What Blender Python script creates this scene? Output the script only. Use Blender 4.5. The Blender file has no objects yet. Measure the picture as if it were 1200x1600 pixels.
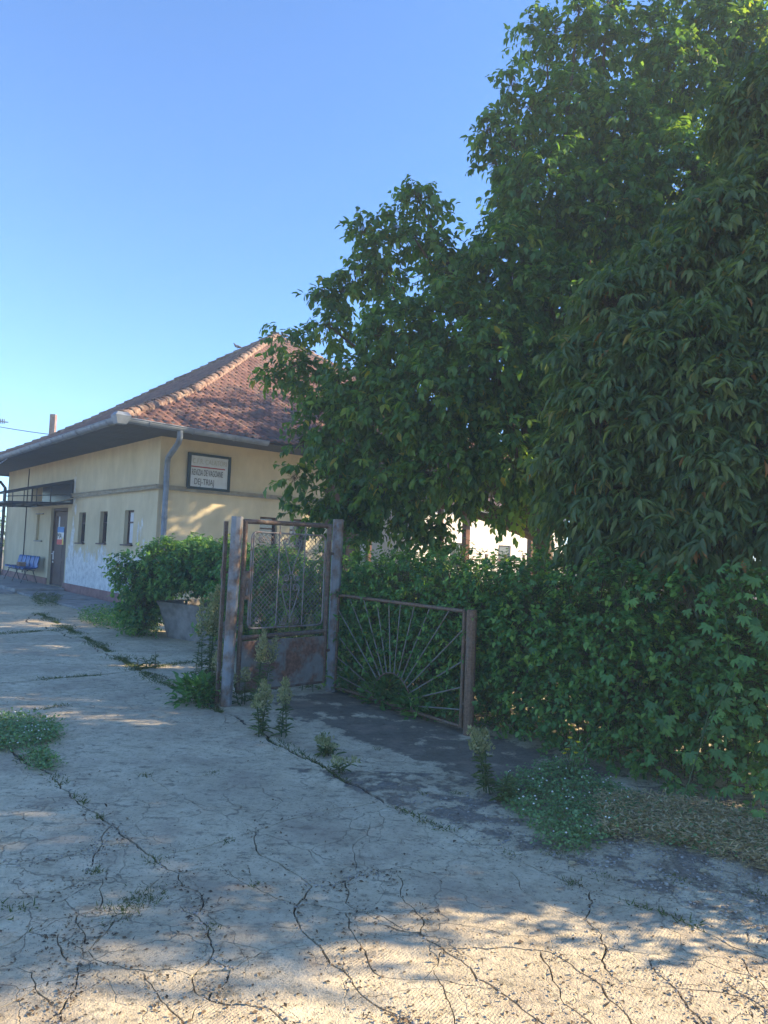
import bpy, bmesh, math, random
import numpy as np
from mathutils import Vector, Matrix, geometry
rng = np.random.default_rng(7)
random.seed(7)
sc = bpy.context.scene
col = sc.collection
rad = math.radians

# ------------------------------------------------------------------ camera
EYE, FPX, ROLL, PITCH = 1.55, 1109.0, rad(2.3), rad(3.15)
_r = Vector((1, 0, 0)); _f = Vector((0, math.cos(PITCH), math.sin(PITCH))); _u = Vector((0, -math.sin(PITCH), math.cos(PITCH)))
CX = math.cos(ROLL) * _r + math.sin(ROLL) * _u
CY = -math.sin(ROLL) * _r + math.cos(ROLL) * _u
CO = Vector((0, 0, EYE))
cam = bpy.data.cameras.new('camera'); cam.sensor_fit = 'VERTICAL'; cam.sensor_height = 36
cam.lens = FPX / 1600 * 36; cam.clip_start = .05; cam.clip_end = 3000
camo = bpy.data.objects.new('camera', cam); col.objects.link(camo); sc.camera = camo
M = Matrix((CX, CY, -_f)).transposed().to_4x4(); M.translation = CO; camo.matrix_world = M

# ------------------------------------------------------------------ light
SUN_AZ, SUN_EL = rad(82), rad(27)          # azimuth from +Y towards +X
w = bpy.data.worlds.new('World'); sc.world = w; w.use_nodes = True
nt = w.node_tree; nt.nodes.clear()
sky = nt.nodes.new('ShaderNodeTexSky'); sky.sky_type = 'NISHITA'; sky.sun_disc = False
sky.sun_elevation = SUN_EL; sky.sun_rotation = SUN_AZ
sky.air_density = .9; sky.dust_density = .3; sky.ozone_density = 8; sky.altitude = 200
bg = nt.nodes.new('ShaderNodeBackground'); bg.inputs[1].default_value = .084
wo = nt.nodes.new('ShaderNodeOutputWorld')
nt.links.new(sky.outputs[0], bg.inputs[0]); nt.links.new(bg.outputs[0], wo.inputs[0])
sl = bpy.data.lights.new('sun', 'SUN'); sl.energy = 3.5; sl.angle = rad(.53); sl.color = (1, .77, .50)
so = bpy.data.objects.new('sun', sl); col.objects.link(so)
sd = Vector((math.sin(SUN_AZ) * math.cos(SUN_EL), math.cos(SUN_AZ) * math.cos(SUN_EL), math.sin(SUN_EL)))
so.rotation_euler = sd.to_track_quat('Z', 'Y').to_euler(); so.location = (30, 5, 30)
sc.view_settings.view_transform = 'Standard'; sc.view_settings.look = 'None'
sc.view_settings.gamma = 1; sc.view_settings.exposure = 2.25
sc.cycles.max_bounces = 8

# ------------------------------------------------------------------ helpers
def ray(px, py): return (px - 600) / FPX * CX + (800 - py) / FPX * CY + _f
def at(px, py, dep): d = ray(px, py); return CO + d * (dep / d.y)
def gr(px, py, z=0.): d = ray(px, py); return CO + d * ((z - EYE) / d.z)

def tag(o, label=None, cat=None, group=None, kind=None):
    for k, v_ in (('label', label), ('category', cat), ('group', group), ('kind', kind)):
        if v_: o[k] = v_
    return o
def empty(name, loc=(0, 0, 0), rz=0.):
    o = bpy.data.objects.new(name, None); col.objects.link(o); o.location = loc; o.rotation_euler = (0, 0, rz)
    o.empty_display_size = .1
    return o
def link(name, me, parent=None, loc=None):
    o = bpy.data.objects.new(name, me); col.objects.link(o)
    if parent: o.parent = parent
    if loc is not None: o.location = loc
    return o
def np_mesh(name, V, F, mat, tint=None, smooth=False):
    """V (n,3), F (m,k) faces all of k corners"""
    me = bpy.data.meshes.new(name); V = np.asarray(V, np.float32); F = np.asarray(F, np.int32)
    me.vertices.add(len(V)); me.vertices.foreach_set('co', V.ravel())
    k = F.shape[1]; me.loops.add(F.size); me.loops.foreach_set('vertex_index', F.ravel())
    me.polygons.add(len(F)); me.polygons.foreach_set('loop_start', np.arange(0, F.size, k, dtype=np.int32))
    if smooth: me.polygons.foreach_set('use_smooth', np.ones(len(F), bool))
    if tint is not None:
        a = me.attributes.new('tint', 'FLOAT', 'FACE'); a.data.foreach_set('value', np.asarray(tint, np.float32))
    me.update(calc_edges=True); me.materials.append(mat)
    return me

class MB:
    """collects boxes, bars and tubes into one mesh"""
    def __init__(s): s.v = []; s.f = []; s.sm = []
    def add(s, vs, fs, sm=False):
        n = len(s.v); s.v += [tuple(p) for p in vs]; s.f += [tuple(i + n for i in f) for f in fs]; s.sm += [sm] * len(fs)
    def box(s, c, ax, ay, az):
        c, ax, ay, az = map(Vector, (c, ax, ay, az))
        vs = [c + i * ax + j * ay + k * az for i in (-1, 1) for j in (-1, 1) for k in (-1, 1)]
        s.add(vs, [(0, 1, 3, 2), (4, 6, 7, 5), (0, 4, 5, 1), (2, 3, 7, 6), (0, 2, 6, 4), (1, 5, 7, 3)])
    def bx(s, x0, x1, y0, y1, z0, z1):
        s.box(((x0 + x1) / 2, (y0 + y1) / 2, (z0 + z1) / 2), ((x1 - x0) / 2, 0, 0), (0, (y1 - y0) / 2, 0), (0, 0, (z1 - z0) / 2))
    def tube(s, pts, r, n=8, cap=True, closed=False):
        pts = [Vector(p) for p in pts]; m = len(pts)
        rr = r if isinstance(r, (list, tuple)) else [r] * m
        vs = []; prev = None
        for i, p in enumerate(pts):
            if closed: t = pts[(i + 1) % m] - pts[i - 1]
            else: t = pts[min(i + 1, m - 1)] - pts[max(i - 1, 0)]
            t = t.normalized() if t.length > 1e-9 else Vector((0, 0, 1))
            if prev is None:
                a = Vector((0, 0, 1)) if abs(t.z) < .9 else Vector((1, 0, 0))
                x = t.cross(a).normalized()
            else:
                x = (prev - t * prev.dot(t)).normalized()
            prev = x; y = t.cross(x)
            for k in range(n):
                an = 2 * math.pi * k / n; vs.append(p + (x * math.cos(an) + y * math.sin(an)) * rr[i])
        fs = []
        for i in range(m if closed else m - 1):
            j = (i + 1) % m
            for k in range(n):
                l = (k + 1) % n; fs.append((i * n + k, i * n + l, j * n + l, j * n + k))
        s.add(vs, fs, True)
        if cap and not closed:
            s.add(vs[:n], [tuple(range(n - 1, -1, -1))]); s.add(vs[-n:], [tuple(range(n))])
    def build(s, name, mat, parent=None, bevel=0, loc=None):
        me = bpy.data.meshes.new(name); me.from_pydata(s.v, [], s.f); me.polygons.foreach_set('use_smooth', s.sm); me.update()
        me.materials.append(mat); o = link(name, me, parent, loc)
        if bevel:
            b = o.modifiers.new('bevel', 'BEVEL'); b.width = bevel; b.segments = 2; b.limit_method = 'ANGLE'
        return o

# ------------------------------------------------------------------ materials
class NB:
    def __init__(s, name):
        s.m = bpy.data.materials.new(name); s.m.use_nodes = True; s.t = s.m.node_tree; s.t.nodes.clear()
        s.out = s.t.nodes.new('ShaderNodeOutputMaterial')
        s.pos = s.t.nodes.new('ShaderNodeNewGeometry').outputs['Position']
        s.obj = s.t.nodes.new('ShaderNodeTexCoord').outputs['Object']
    def n(s, typ, ins=None, **kw):
        nd = s.t.nodes.new('ShaderNode' + typ)
        for k, v_ in kw.items(): setattr(nd, k, v_)
        for k, v_ in (ins or {}).items():
            if hasattr(v_, 'is_output') or isinstance(v_, bpy.types.NodeSocket): s.t.links.new(v_, nd.inputs[k])
            else: nd.inputs[k].default_value = v_
        return nd
    def noise(s, scale, det=4, rough=.55, vec=None, dist=0.):
        return s.n('TexNoise', {'Vector': vec or s.pos, 'Scale': scale, 'Detail': det, 'Roughness': rough, 'Distortion': dist}).outputs[0]
    def ramp(s, fac, stops):
        r = s.n('ValToRGB', {'Fac': fac}); e = r.color_ramp.elements
        while len(e) < len(stops): e.new(.5)
        for q, (p, c) in zip(e, stops):
            q.position = p; q.color = (c, c, c, 1) if isinstance(c, (int, float)) else (*c, 1)
        return r.outputs[0]
    def mix(s, f, a, b, mode='MIX'):
        nd = s.n('Mix', data_type='RGBA', blend_type=mode)
        for k, v_ in ((0, f), (6, a), (7, b)):
            if isinstance(v_, bpy.types.NodeSocket): s.t.links.new(v_, nd.inputs[k])
            else: nd.inputs[k].default_value = (*v_, 1) if isinstance(v_, tuple) else v_
        return nd.outputs[2]
    def ma(s, op, a, b=0., c=0.):
        nd = s.n('Math', operation=op)
        for k, v_ in enumerate((a, b, c)):
            if isinstance(v_, bpy.types.NodeSocket): s.t.links.new(v_, nd.inputs[k])
            else: nd.inputs[k].default_value = v_
        return nd.outputs[0]
    def vec(s, sx, sy, sz, src=None):
        return s.n('Mapping', {'Vector': src or s.pos, 'Scale': (sx, sy, sz)}).outputs[0]
    def dot(s, d, off):
        sub = s.n('VectorMath', {0: s.pos, 1: off}, operation='SUBTRACT').outputs[0]
        return s.n('VectorMath', {0: sub, 1: d}, operation='DOT_PRODUCT').outputs[1]
    def bump(s, h, st, dist=.01, nrm=None):
        i = {'Height': h, 'Strength': st, 'Distance': dist}
        if nrm: i['Normal'] = nrm
        return s.n('Bump', i).outputs[0]
    def fin(s, colr, rough=.8, bump=None, metal=0., spec=.3):
        i = {'Base Color': colr if isinstance(colr, bpy.types.NodeSocket) else (*colr, 1), 'Roughness': rough, 'Metallic': metal, 'Specular IOR Level': spec}
        if bump: i['Normal'] = bump
        p = s.n('BsdfPrincipled', i); s.t.links.new(p.outputs[0], s.out.inputs[0]); s.p = p
        return s.m

def simple(name, c, rough=.7, var=.25, scale=6., metal=0., bump=.2, spec=.3):
    b = NB(name); n = b.noise(scale, 5)
    c2 = tuple(x * (1 - var) for x in c); c3 = tuple(min(1, x * (1 + var)) for x in c)
    return b.fin(b.ramp(n, [(.3, c2), (.7, c3)]), rough, b.bump(b.noise(scale * 6, 3), bump, .004), metal, spec)

def leaf_mat(name, dark, mid, light, trans=.32, rough=.42, extra=(.30, .26, .04)):
    b = NB(name)
    t = b.n('Attribute', attribute_name='tint').outputs['Fac']
    c = b.ramp(t, [(0, dark), (.5, mid), (.93, light), (.985, extra)])
    p = b.n('BsdfPrincipled', {'Base Color': c, 'Roughness': rough, 'Specular IOR Level': .38})
    tc = b.mix(1., c, (1.9, 1.75, .55), 'MULTIPLY')
    tr = b.n('BsdfTranslucent', {'Color': tc})
    mx = b.n('MixShader', {0: trans, 1: p.outputs[0], 2: tr.outputs[0]}); b.t.links.new(mx.outputs[0], b.out.inputs[0])
    return b.m

def rust_mat(name, paint, rust=(.13, .07, .052), amount=.5, scale=5., rough=.65):
    b = NB(name); n = b.noise(scale, 8, .65); n2 = b.noise(scale * 7, 4)
    m = b.ramp(n, [(amount - .07, 0.), (amount + .07, 1.)])
    rc = b.ramp(n2, [(.3, tuple(x * .6 for x in rust)), (.7, tuple(x * 1.5 for x in rust))])
    pc = b.ramp(b.noise(scale * 3, 5), [(.3, tuple(x * .75 for x in paint)), (.7, paint)])
    return b.fin(b.mix(m, pc, rc), rough, b.bump(n2, .35, .003), 0, .35)

MAT = {}
MAT['leafA'] = leaf_mat('broad_leaf_green', (.036, .100, .034), (.078, .180, .048), (.20, .31, .06), .46)
MAT['leafB'] = leaf_mat('narrow_leaf_green', (.056, .105, .048), (.100, .170, .066), (.20, .26, .09), .46, extra=(.33, .17, .06))
MAT['leafH'] = leaf_mat('hedge_leaf_green', (.036, .115, .042), (.090, .235, .066), (.23, .40, .09), .38, .55, extra=(.26, .27, .04))
MAT['leafF'] = leaf_mat('distant_leaf_green', (.04, .09, .02), (.07, .14, .03), (.12, .2, .04))
MAT['weed'] = leaf_mat('weed_green', (.05, .10, .035), (.09, .15, .055), (.16, .22, .09), .3, .6, extra=(.25, .27, .12))
MAT['panicle'] = leaf_mat('weed_seed_heads', (.16, .19, .09), (.26, .28, .15), (.38, .38, .24), .3, .8, extra=(.4, .36, .22))
MAT['clover'] = leaf_mat('clover_green', (.08, .17, .07), (.15, .28, .11), (.24, .38, .16), .25, .55)
MAT['drygrass'] = leaf_mat('dry_grass', (.30, .23, .13), (.50, .41, .25), (.64, .55, .36), .2, .8, extra=(.09, .14, .04))
MAT['litter'] = leaf_mat('dry_litter', (.05, .04, .028), (.13, .09, .055), (.28, .21, .12), .1, .9, extra=(.3, .2, .1))
MAT['grass'] = leaf_mat('joint_grass', (.035, .07, .02), (.07, .12, .03), (.13, .17, .06), .3, .6, extra=(.2, .17, .08))
MAT['white_flower'] = simple('white_petals', (.75, .75, .68), .8, .1)
MAT['yellow_flower'] = simple('yellow_petals', (.85, .65, .02), .7, .1)
MAT['bark'] = simple('tree_bark', (.10, .075, .055), .95, .4, 14, bump=1)
MAT['twig'] = simple('twig_bark', (.09, .07, .045), .9, .3, 20)
MAT['band'] = simple('dirty_ledge', (.30, .27, .20), .9, .25, 5)
MAT['galv'] = simple('galvanised_gutter', (.17, .21, .26), .5, .25, 5, metal=.2)
MAT['post'] = rust_mat('flaking_blue_grey_paint', (.25, .27, .28), (.15, .10, .07), .52, 4)
MAT['rusty'] = rust_mat('rusty_iron', (.19, .18, .155), (.13, .085, .06), .42, 7)
MAT['rusty2'] = rust_mat('rust_brown_fence_paint', (.14, .13, .105), (.15, .095, .06), .40, 9)
MAT['chain'] = rust_mat('rusty_wire', (.25, .24, .23), (.22, .14, .10), .54, 11, .5)
MAT['rod'] = rust_mat('lichen_grey_rods', (.21, .21, .175), (.17, .11, .08), .58, 9)
MAT['sheet'] = rust_mat('rusty_sheet_steel', (.25, .245, .225), (.18, .095, .065), .52, 4.5)
MAT['wood'] = simple('dark_brown_door_wood', (.075, .045, .04), .55, .25, 9)
MAT['steel_dark'] = simple('dark_painted_steel', (.035, .042, .055), .5, .2)
MAT['soffit'] = simple('grey_soffit_boards', (.07, .085, .11), .8, .15, 3)
MAT['blue'] = simple('blue_moulded_plastic', (.01, .085, .30), .4, .1, spec=.5)
MAT['white'] = simple('white_enamel', (.78, .79, .78), .5, .06)
MAT['signwhite'] = simple('chalky_sign_white', (.52, .57, .58), .55, .12, 4)
MAT['signframe'] = simple('dark_green_frame', (.012, .035, .045), .5, .2)
MAT['ink'] = simple('faded_black_ink', (.06, .06, .06), .7, .3, 30)
MAT['ghost'] = simple('ghosted_lettering', (.36, .38, .33), .7, .2, 30)
MAT['red'] = simple('dull_red_paint', (.28, .03, .03), .6, .15)
MAT['posterblue'] = simple('poster_blue', (.02, .20, .55), .5, .05)
MAT['posterred'] = simple('poster_red', (.62, .06, .05), .5, .05)
MAT['posteryel'] = simple('poster_yellow', (.7, .5, .05), .5, .05)
MAT['card'] = simple('brown_cardboard', (.28, .17, .10), .85, .2)
MAT['bird'] = simple('pigeon_grey', (.09, .095, .11), .7, .3, 25)
MAT['brownpost'] = simple('brown_timber', (.13, .065, .04), .9, .3, 8)
MAT['rubber'] = simple('black_cable', (.03, .03, .03), .6, .1)
MAT['copperwood'] = rust_mat('weathered_pole', (.30, .22, .18), (.20, .10, .07), .5, 4)
MAT['curtain'] = simple('pale_net_curtain', (.6, .62, .64), .9, .08)
b = NB('window_glass'); MAT['glass'] = b.fin((.02, .025, .03), .06, None, 0, .8)
b = NB('polycarbonate_sheet'); MAT['poly'] = b.fin((.08, .11, .16), .25, None, 0, .5)

C0 = Vector((-5.0, 15.64, 0)); _a = rad(49.7)
U = Vector((math.sin(_a), math.cos(_a), 0)); V = Vector((-math.cos(_a), math.sin(_a), 0))
SZ = 13.72; EV = 1.3; WH = 3.9

# painted, peeling wall
b = NB('peeling_cream_wall')
s_ = b.dot(tuple(V), tuple(C0)); off_ = b.dot(tuple(U), tuple(C0)); z_ = b.n('SeparateXYZ', {0: b.pos}).outputs[2]
base = b.ramp(b.noise(1.3, 6), [(.3, (.52, .455, .30)), (.7, (.62, .545, .37))])
streak = b.ramp(b.noise(1.6, 6, .7, b.vec(1.6, 1.6, .5)), [(.32, .86), (.6, 1.)])
base = b.mix(1., base, streak, 'MULTIPLY')
# height-driven loss of paint, left facade only
low = b.ma('MULTIPLY', b.ma('SUBTRACT', 1.65, z_), .42)
colm = b.ma('SUBTRACT', b.ma('ADD', .19, b.ma('MULTIPLY', b.ma('SUBTRACT', 2.6, z_), .09)), b.ma('ABSOLUTE', b.ma('MULTIPLY', b.ma('SUBTRACT', s_, 5.85), .55)))
corn = b.ma('MULTIPLY', b.ma('SUBTRACT', .26, b.ma('ABSOLUTE', b.ma('MULTIPLY', b.ma('SUBTRACT', s_, .75), .45))), b.ma('MAXIMUM', 0., b.ma('SUBTRACT', 2.4, z_)))
mx = b.ma('MAXIMUM', b.ma('MAXIMUM', low, colm), corn)
pn = b.ma('ADD', b.noise(3.2, 9, .68, b.vec(1, 1, .55)), b.ma('MULTIPLY', b.noise(11, 7, .7, b.vec(1, 1, .5)), .42))
pm = b.ramp(b.ma('ADD', pn, mx), [(.90, 0.), (.93, 1.)])
onleft = b.ma('LESS_THAN', off_, .02); right_end = b.ma('LESS_THAN', s_, 6.3)
pm = b.ma('MULTIPLY', pm, b.ma('MULTIPLY', onleft, right_end))
under = b.ramp(b.noise(7, 6), [(.3, (.44, .46, .46)), (.5, (.60, .62, .61)), (.7, (.72, .73, .70))])
scab = b.ramp(b.noise(34, 4), [(.58, 0.), (.66, 1.)])
under = b.mix(b.ma('MULTIPLY', scab, .5), under, (.30, .25, .18))
c = b.mix(pm, base, under)
MAT['wall'] = b.fin(c, .9, b.bump(b.ma('ADD', b.ma('MULTIPLY', pm, -.6), b.ma('MULTIPLY', b.noise(60, 3), .5)), .45, .006), 0, .15)
MAT['plinth'] = simple('dusty_red_plinth', (.25, .145, .13), .95, .3, 5, bump=.6)
MAT['brownwall'] = simple('brown_porch_boards', (.10, .065, .05), .85, .3, 6)
MAT['sunhouse'] = simple('whitewash', (.80, .74, .62), .9, .08, 2)
MAT['step'] = simple('worn_step_concrete', (.27, .265, .25), .95, .3, 4, bump=.8)
MAT['planter'] = simple('mossy_planter_concrete', (.23, .215, .195), .95, .4, 5, bump=.9)
# roof tile
b = NB('terracotta_roof_tile'); t = b.n('Attribute', attribute_name='tint').outputs['Fac']
c = b.ramp(t, [(0, (.08, .05, .045)), (.35, (.145, .08, .068)), (.7, (.22, .12, .095)), (1, (.31, .20, .16))])
lich = b.ramp(b.noise(2.2, 8, .7), [(.5, 0.), (.66, .7)])
c = b.mix(lich, c, (.15, .13, .115))
MAT['tile'] = b.fin(c, .85, b.bump(b.noise(40, 4), .5, .004), 0, .2)
b = NB('mortared_ridge_tile'); t = b.n('Attribute', attribute_name='tint').outputs['Fac']
c = b.ramp(b.noise(9, 6), [(.35, (.15, .09, .07)), (.52, (.20, .135, .105)), (.68, (.30, .25, .20))])
MAT['ridge'] = b.fin(c, .9, b.bump(b.noise(30, 4), .6, .01), 0, .2)

# concrete yard
b = NB('weathered_concrete')
n1 = b.noise(.7, 5, .6); n2 = b.noise(5, 9, .68); n3 = b.noise(45, 5, .7); n4 = b.noise(260, 2, .5)
c = b.ramp(n2, [(.28, (.34, .29, .20)), (.40, (.58, .505, .345)), (.66, (.72, .64, .455))])
c = b.mix(b.ramp(n1, [(.38, .55), (.60, 0.)]), c, (.36, .315, .225))
sp = b.ramp(n3, [(.36, 1.), (.44, 0.)]); c = b.mix(b.ma('MULTIPLY', sp, .6), c, (.15, .14, .115))
wh = b.ramp(b.n('TexVoronoi', {'Vector': b.pos, 'Scale': 55.}).outputs[0], [(.05, 1.), (.10, 0.)])
c = b.mix(b.ma('MULTIPLY', b.ma('MULTIPLY', wh, b.ramp(n2, [(.5, 0.), (.6, 1.)])), .7), c, (.6, .58, .52))
# flattened dark lichen flecks, longer along the old trowel direction
lf = b.ramp(b.noise(9, 7, .72, b.vec(.8, 1.5, 1)), [(.56, 0.), (.62, 1.)]); c = b.mix(b.ma('MULTIPLY', lf, .6), c, (.125, .13, .10))
# dark mossy threshold in front of the low fence panel
fx = b.dot((.647, -.763, 0), (-.5, 7.85, 0)); fy = b.dot((-.763, -.647, 0), (-.5, 7.85, 0))
e1 = b.ma('MULTIPLY', b.ma('SUBTRACT', .62, b.ma('ABSOLUTE', b.ma('SUBTRACT', fy, .42))), 1.6)
e2 = b.ma('MULTIPLY', b.ma('SUBTRACT', 1.8, b.ma('ABSOLUTE', b.ma('SUBTRACT', fx, 1.7))), 1.2)
wm = b.ma('ADD', b.ma('MINIMUM', b.ma('MINIMUM', e1, e2), .35), b.ma('MULTIPLY', b.ma('SUBTRACT', b.noise(3.5, 9, .7), .5), 2.2))
wm = b.ramp(wm, [(.12, 0.), (.24, 1.)]); c = b.mix(b.ma('MULTIPLY', wm, .86), c, b.ramp(n2, [(.3, (.085, .078, .065)), (.7, (.15, .138, .112))]))
# rough broken strip right of the slab edge
jx = b.dot((.66, .75, 0), (.07, 4.45, 0))
rs = b.ma('ADD', b.ma('MINIMUM', b.ma('MULTIPLY', jx, 3.), .25), b.ma('MULTIPLY', b.ma('SUBTRACT', b.noise(4.5, 8, .7), .5), 1.5))
near_ = b.ma('LESS_THAN', b.n('SeparateXYZ', {0: b.pos}).outputs[1], 5.1)
rs = b.ma('MULTIPLY', b.ramp(rs, [(.22, 0.), (.34, 1.)]), near_)
c = b.mix(b.ma('MULTIPLY', rs, .85), c, b.ramp(b.noise(26, 8, .75), [(.3, (.11, .105, .095)), (.5, (.19, .18, .16)), (.75, (.36, .33, .28))]))
wp = b.n('VectorMath', {0: b.pos, 1: b.n('VectorMath', {0: b.n('TexNoise', {'Vector': b.pos, 'Scale': 2.5, 'Detail': 6.}).outputs[1], 1: (.55, .55, .0)}, operation='MULTIPLY').outputs[0]}, operation='ADD').outputs[0]
ve = b.n('TexVoronoi', {'Vector': wp, 'Scale': 3.1}, feature='DISTANCE_TO_EDGE').outputs[0]
hair = b.ma('MULTIPLY', b.ramp(ve, [(.003, 1.), (.010, 0.)]), b.ramp(b.noise(.9, 3), [(.40, 0.), (.55, 1.)]))
c = b.mix(b.ma('MULTIPLY', hair, .5), c, (.12, .11, .09))
rnd = b.n('ObjectInfo').outputs['Random']; c = b.mix(1., c, b.ramp(rnd, [(0., (.82, .82, .83)), (1., (1.08, 1.07, 1.04))]), 'MULTIPLY')
mm = b.noise(14, 8, .75); c = b.mix(1., c, b.ramp(mm, [(.34, .62), (.46, .98), (.7, 1.15)]), 'MULTIPLY')
tan_ = b.ramp(b.noise(1.7, 7, .7), [(.50, 0.), (.62, .5)]); c = b.mix(tan_, c, (.33, .27, .20))
wav = b.n('TexWave', {'Vector': b.n('Mapping', {'Vector': b.pos, 'Rotation': (0, 0, rad(35))}).outputs[0], 'Scale': 26., 'Distortion': 1.2, 'Detail': 1., 'Detail Scale': 1.}).outputs[1]
comb = b.ma('MULTIPLY', wav, b.ramp(b.noise(2.3, 4), [(.44, 0.), (.60, 1.)]))
h = b.ma('ADD', b.ma('MULTIPLY', n2, .8), b.ma('MULTIPLY', n3, .55))
h = b.ma('ADD', h, b.ma('MULTIPLY', b.noise(120, 3, .6), .25)); h = b.ma('ADD', h, b.ma('MULTIPLY', comb, .07)); h = b.ma('SUBTRACT', h, b.ma('MULTIPLY', hair, .5)); h = b.ma('ADD', h, b.ma('MULTIPLY', mm, .5))
h = b.ma('ADD', h, b.ma('MULTIPLY', rs, b.ma('MULTIPLY', b.noise(18, 7, .7), 1.6)))
MAT['conc'] = b.fin(c, .93, b.bump(h, .9, .018), 0, .15)
b = NB('sandy_soil'); MAT['soil'] = b.fin(b.ramp(b.noise(20, 6), [(.3, (.13, .115, .09)), (.7, (.25, .22, .17))]), .97, b.bump(b.noise(60, 5), .8, .02))
b = NB('dark_joint_soil'); MAT['jointsoil'] = b.fin(b.ramp(b.noise(30, 6), [(.3, (.035, .03, .024)), (.7, (.11, .095, .07))]), .97, b.bump(b.noise(70, 5), .8, .01))
MAT['stone'] = simple('pale_gravel', (.30, .285, .25), .9, .35, 9)

# ------------------------------------------------------------------ ground
me = np_mesh('ground', [(-400, -100, -.035), (400, -100, -.035), (400, 700, -.035), (-400, 700, -.035)], [(0, 1, 2, 3)], MAT['soil'])
tag(link('ground', me), kind='structure')
me = np_mesh('joint_fill', [(-1.2 * 30, -20, -.013), (3.2, -20, -.013), (3.2, 4, -.013), (.9, 6.1, -.013), (-.4, 7.7, -.013), (-7, 15.1, -.013), (-30, 29, -.013)], [(0, 1, 2, 3, 4, 5, 6)], MAT['jointsoil'])
tag(link('joint_fill', me), kind='structure')

def full(pts, ox, oy, s=2.): return [(ox + x / s, oy + y / s) for x, y in pts]
Z2 = lambda *p: full(p, 0, 1200); Z3 = lambda *p: full(p, 600, 1200)
CR = []   # (pixel polyline, width m, jitter)
def cr(pts, wd=.009, jit=.012): CR.append(([gr(*p) for p in pts], (wd * .62 + .0012 if wd < .02 else wd), jit))
# long joints
cr([(60, 958), (150, 1006), (215, 1046), (345, 1113), (420, 1150), (510, 1200), (600, 1255)], .035, .02)
cr([(600, 1255), (700, 1298), (800, 1342), (925, 1392), (1080, 1446), (1260, 1520)], .014, .02)
cr([(-60, 1072), (80, 1060), (215, 1046), (300, 1034)], .03, .02)
cr([(-60, 994), (75, 985), (110, 984)], .035, .02)
cr([(110, 984), (200, 972), (240, 966)], .01, .02)
cr([(-300, 1010), (-60, 1130), (30, 1183), (80, 1210)], .03, .03)
cr(Z2((160, 20), (220, 80), (300, 140), (340, 175), (380, 210), (450, 260), (500, 300), (560, 330)), .018, .02)
cr(Z2((500, 270), (600, 255), (700, 225), (800, 195), (930, 155), (1020, 130), (1180, 105)), .009, .006)
cr(Z2((800, 195), (810, 270), (870, 295), (940, 340), (975, 370), (925, 430), (930, 480), (965, 530), (1020, 590), (1080, 640), (1130, 710), (1200, 755), (1290, 800), (1400, 860)), .013)
cr(Z2((560, 330), (690, 305), (730, 340), (790, 370), (850, 400), (925, 430)), .008)
cr(Z2((800, 195), (740, 160), (640, 130), (560, 90), (480, 40), (440, 15)), .007)
cr(Z2((300, 110), (400, 80), (480, 52), (560, 40), (640, 10)), .005)
cr(Z2((-60, 305), (0, 300), (100, 295), (180, 285), (290, 250), (400, 235)), .010)
cr(Z2((345, 180), (320, 230), (295, 270), (285, 310)), .010)
cr(Z2((-40, 580), (0, 560), (60, 535), (110, 500), (150, 470), (240, 460), (310, 440), (310, 380), (320, 345)), .007)
cr(Z2((320, 345), (250, 352), (200, 380), (130, 385)), .008)
cr(Z2((560, 430), (620, 465), (655, 500), (660, 540), (660, 590), (720, 630), (705, 670), (660, 700), (655, 725)), .010)
cr(Z2((660, 590), (620, 630), (600, 650), (610, 700), (655, 725), (720, 740), (840, 750), (870, 775), (890, 795), (930, 850)), .012)
cr(Z2((660, 485), (740, 495), (860, 495), (925, 500)), .006)
cr(Z2((685, 540), (760, 555), (820, 570), (900, 560), (965, 550)), .006)
cr(Z2((720, 630), (770, 600), (820, 570)), .006)
cr(Z2((360, 470), (310, 530), (275, 570), (300, 600), (340, 615), (400, 630), (470, 635), (540, 630), (590, 645), (720, 632)), .008)
cr(Z2((185, 515), (190, 560), (210, 600)), .009); cr(Z2((240, 460), (260, 510), (265, 550)), .009)
cr(Z2((250, 600), (240, 660), (205, 730), (190, 780), (170, 860)), .010); cr(Z2((110, 690), (160, 740), (190, 750)), .008)
cr(Z2((0, 750), (60, 720), (110, 690), (100, 640), (40, 620)), .006)
cr(Z2((450, 640), (480, 690), (520, 740), (570, 790), (600, 860)), .009)
cr(Z2((600, 790), (620, 740), (660, 728)), .006)
cr(Z2((1080, 450), (1090, 500), (1130, 560), (1170, 640), (1200, 655)), .008)
cr(Z2((925, 430), (960, 425), (1060, 445), (1130, 440), (1200, 480)), .007)
cr(Z2((1200, 330), (1110, 340), (1040, 365), (985, 372)), .010)
cr(Z2((1075, 350), (1080, 420), (1120, 445), (1200, 465), (1280, 510)), .008)
cr(Z2((1160, 170), (1150, 210), (1105, 240), (1110, 320)), .004)
cr(Z2((560, 330), (570, 370), (625, 390), (625, 450)), .009); cr(Z2((440, 350), (470, 375), (500, 345)), .006)
cr(Z2((770, 300), (780, 340)), .005)
cr(Z3((-10, 488), (110, 515), (180, 560), (240, 600), (290, 660), (350, 690), (420, 740), (470, 780), (560, 850)), .014)
cr(Z3((40, 330), (50, 400), (95, 440), (125, 480), (115, 515)), .008)
cr(Z3((190, 565), (280, 560), (400, 560), (490, 570), (520, 575), (600, 630), (680, 680), (700, 720), (770, 790), (800, 850)), .012)
cr(Z3((645, 385), (630, 470), (680, 520), (695, 560), (680, 600), (710, 650), (740, 670)), .012)
cr(Z3((180, 570), (155, 630), (170, 660), (290, 680)), .006)
cr(Z3((-10, 655), (100, 660), (170, 660), (190, 700), (220, 780), (240, 850)), .006)
cr(Z3((-10, 765), (60, 785), (120, 800), (200, 805)), .010)
cr(Z3((490, 570), (520, 630), (550, 690), (565, 740), (640, 790), (700, 860)), .009)
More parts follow.
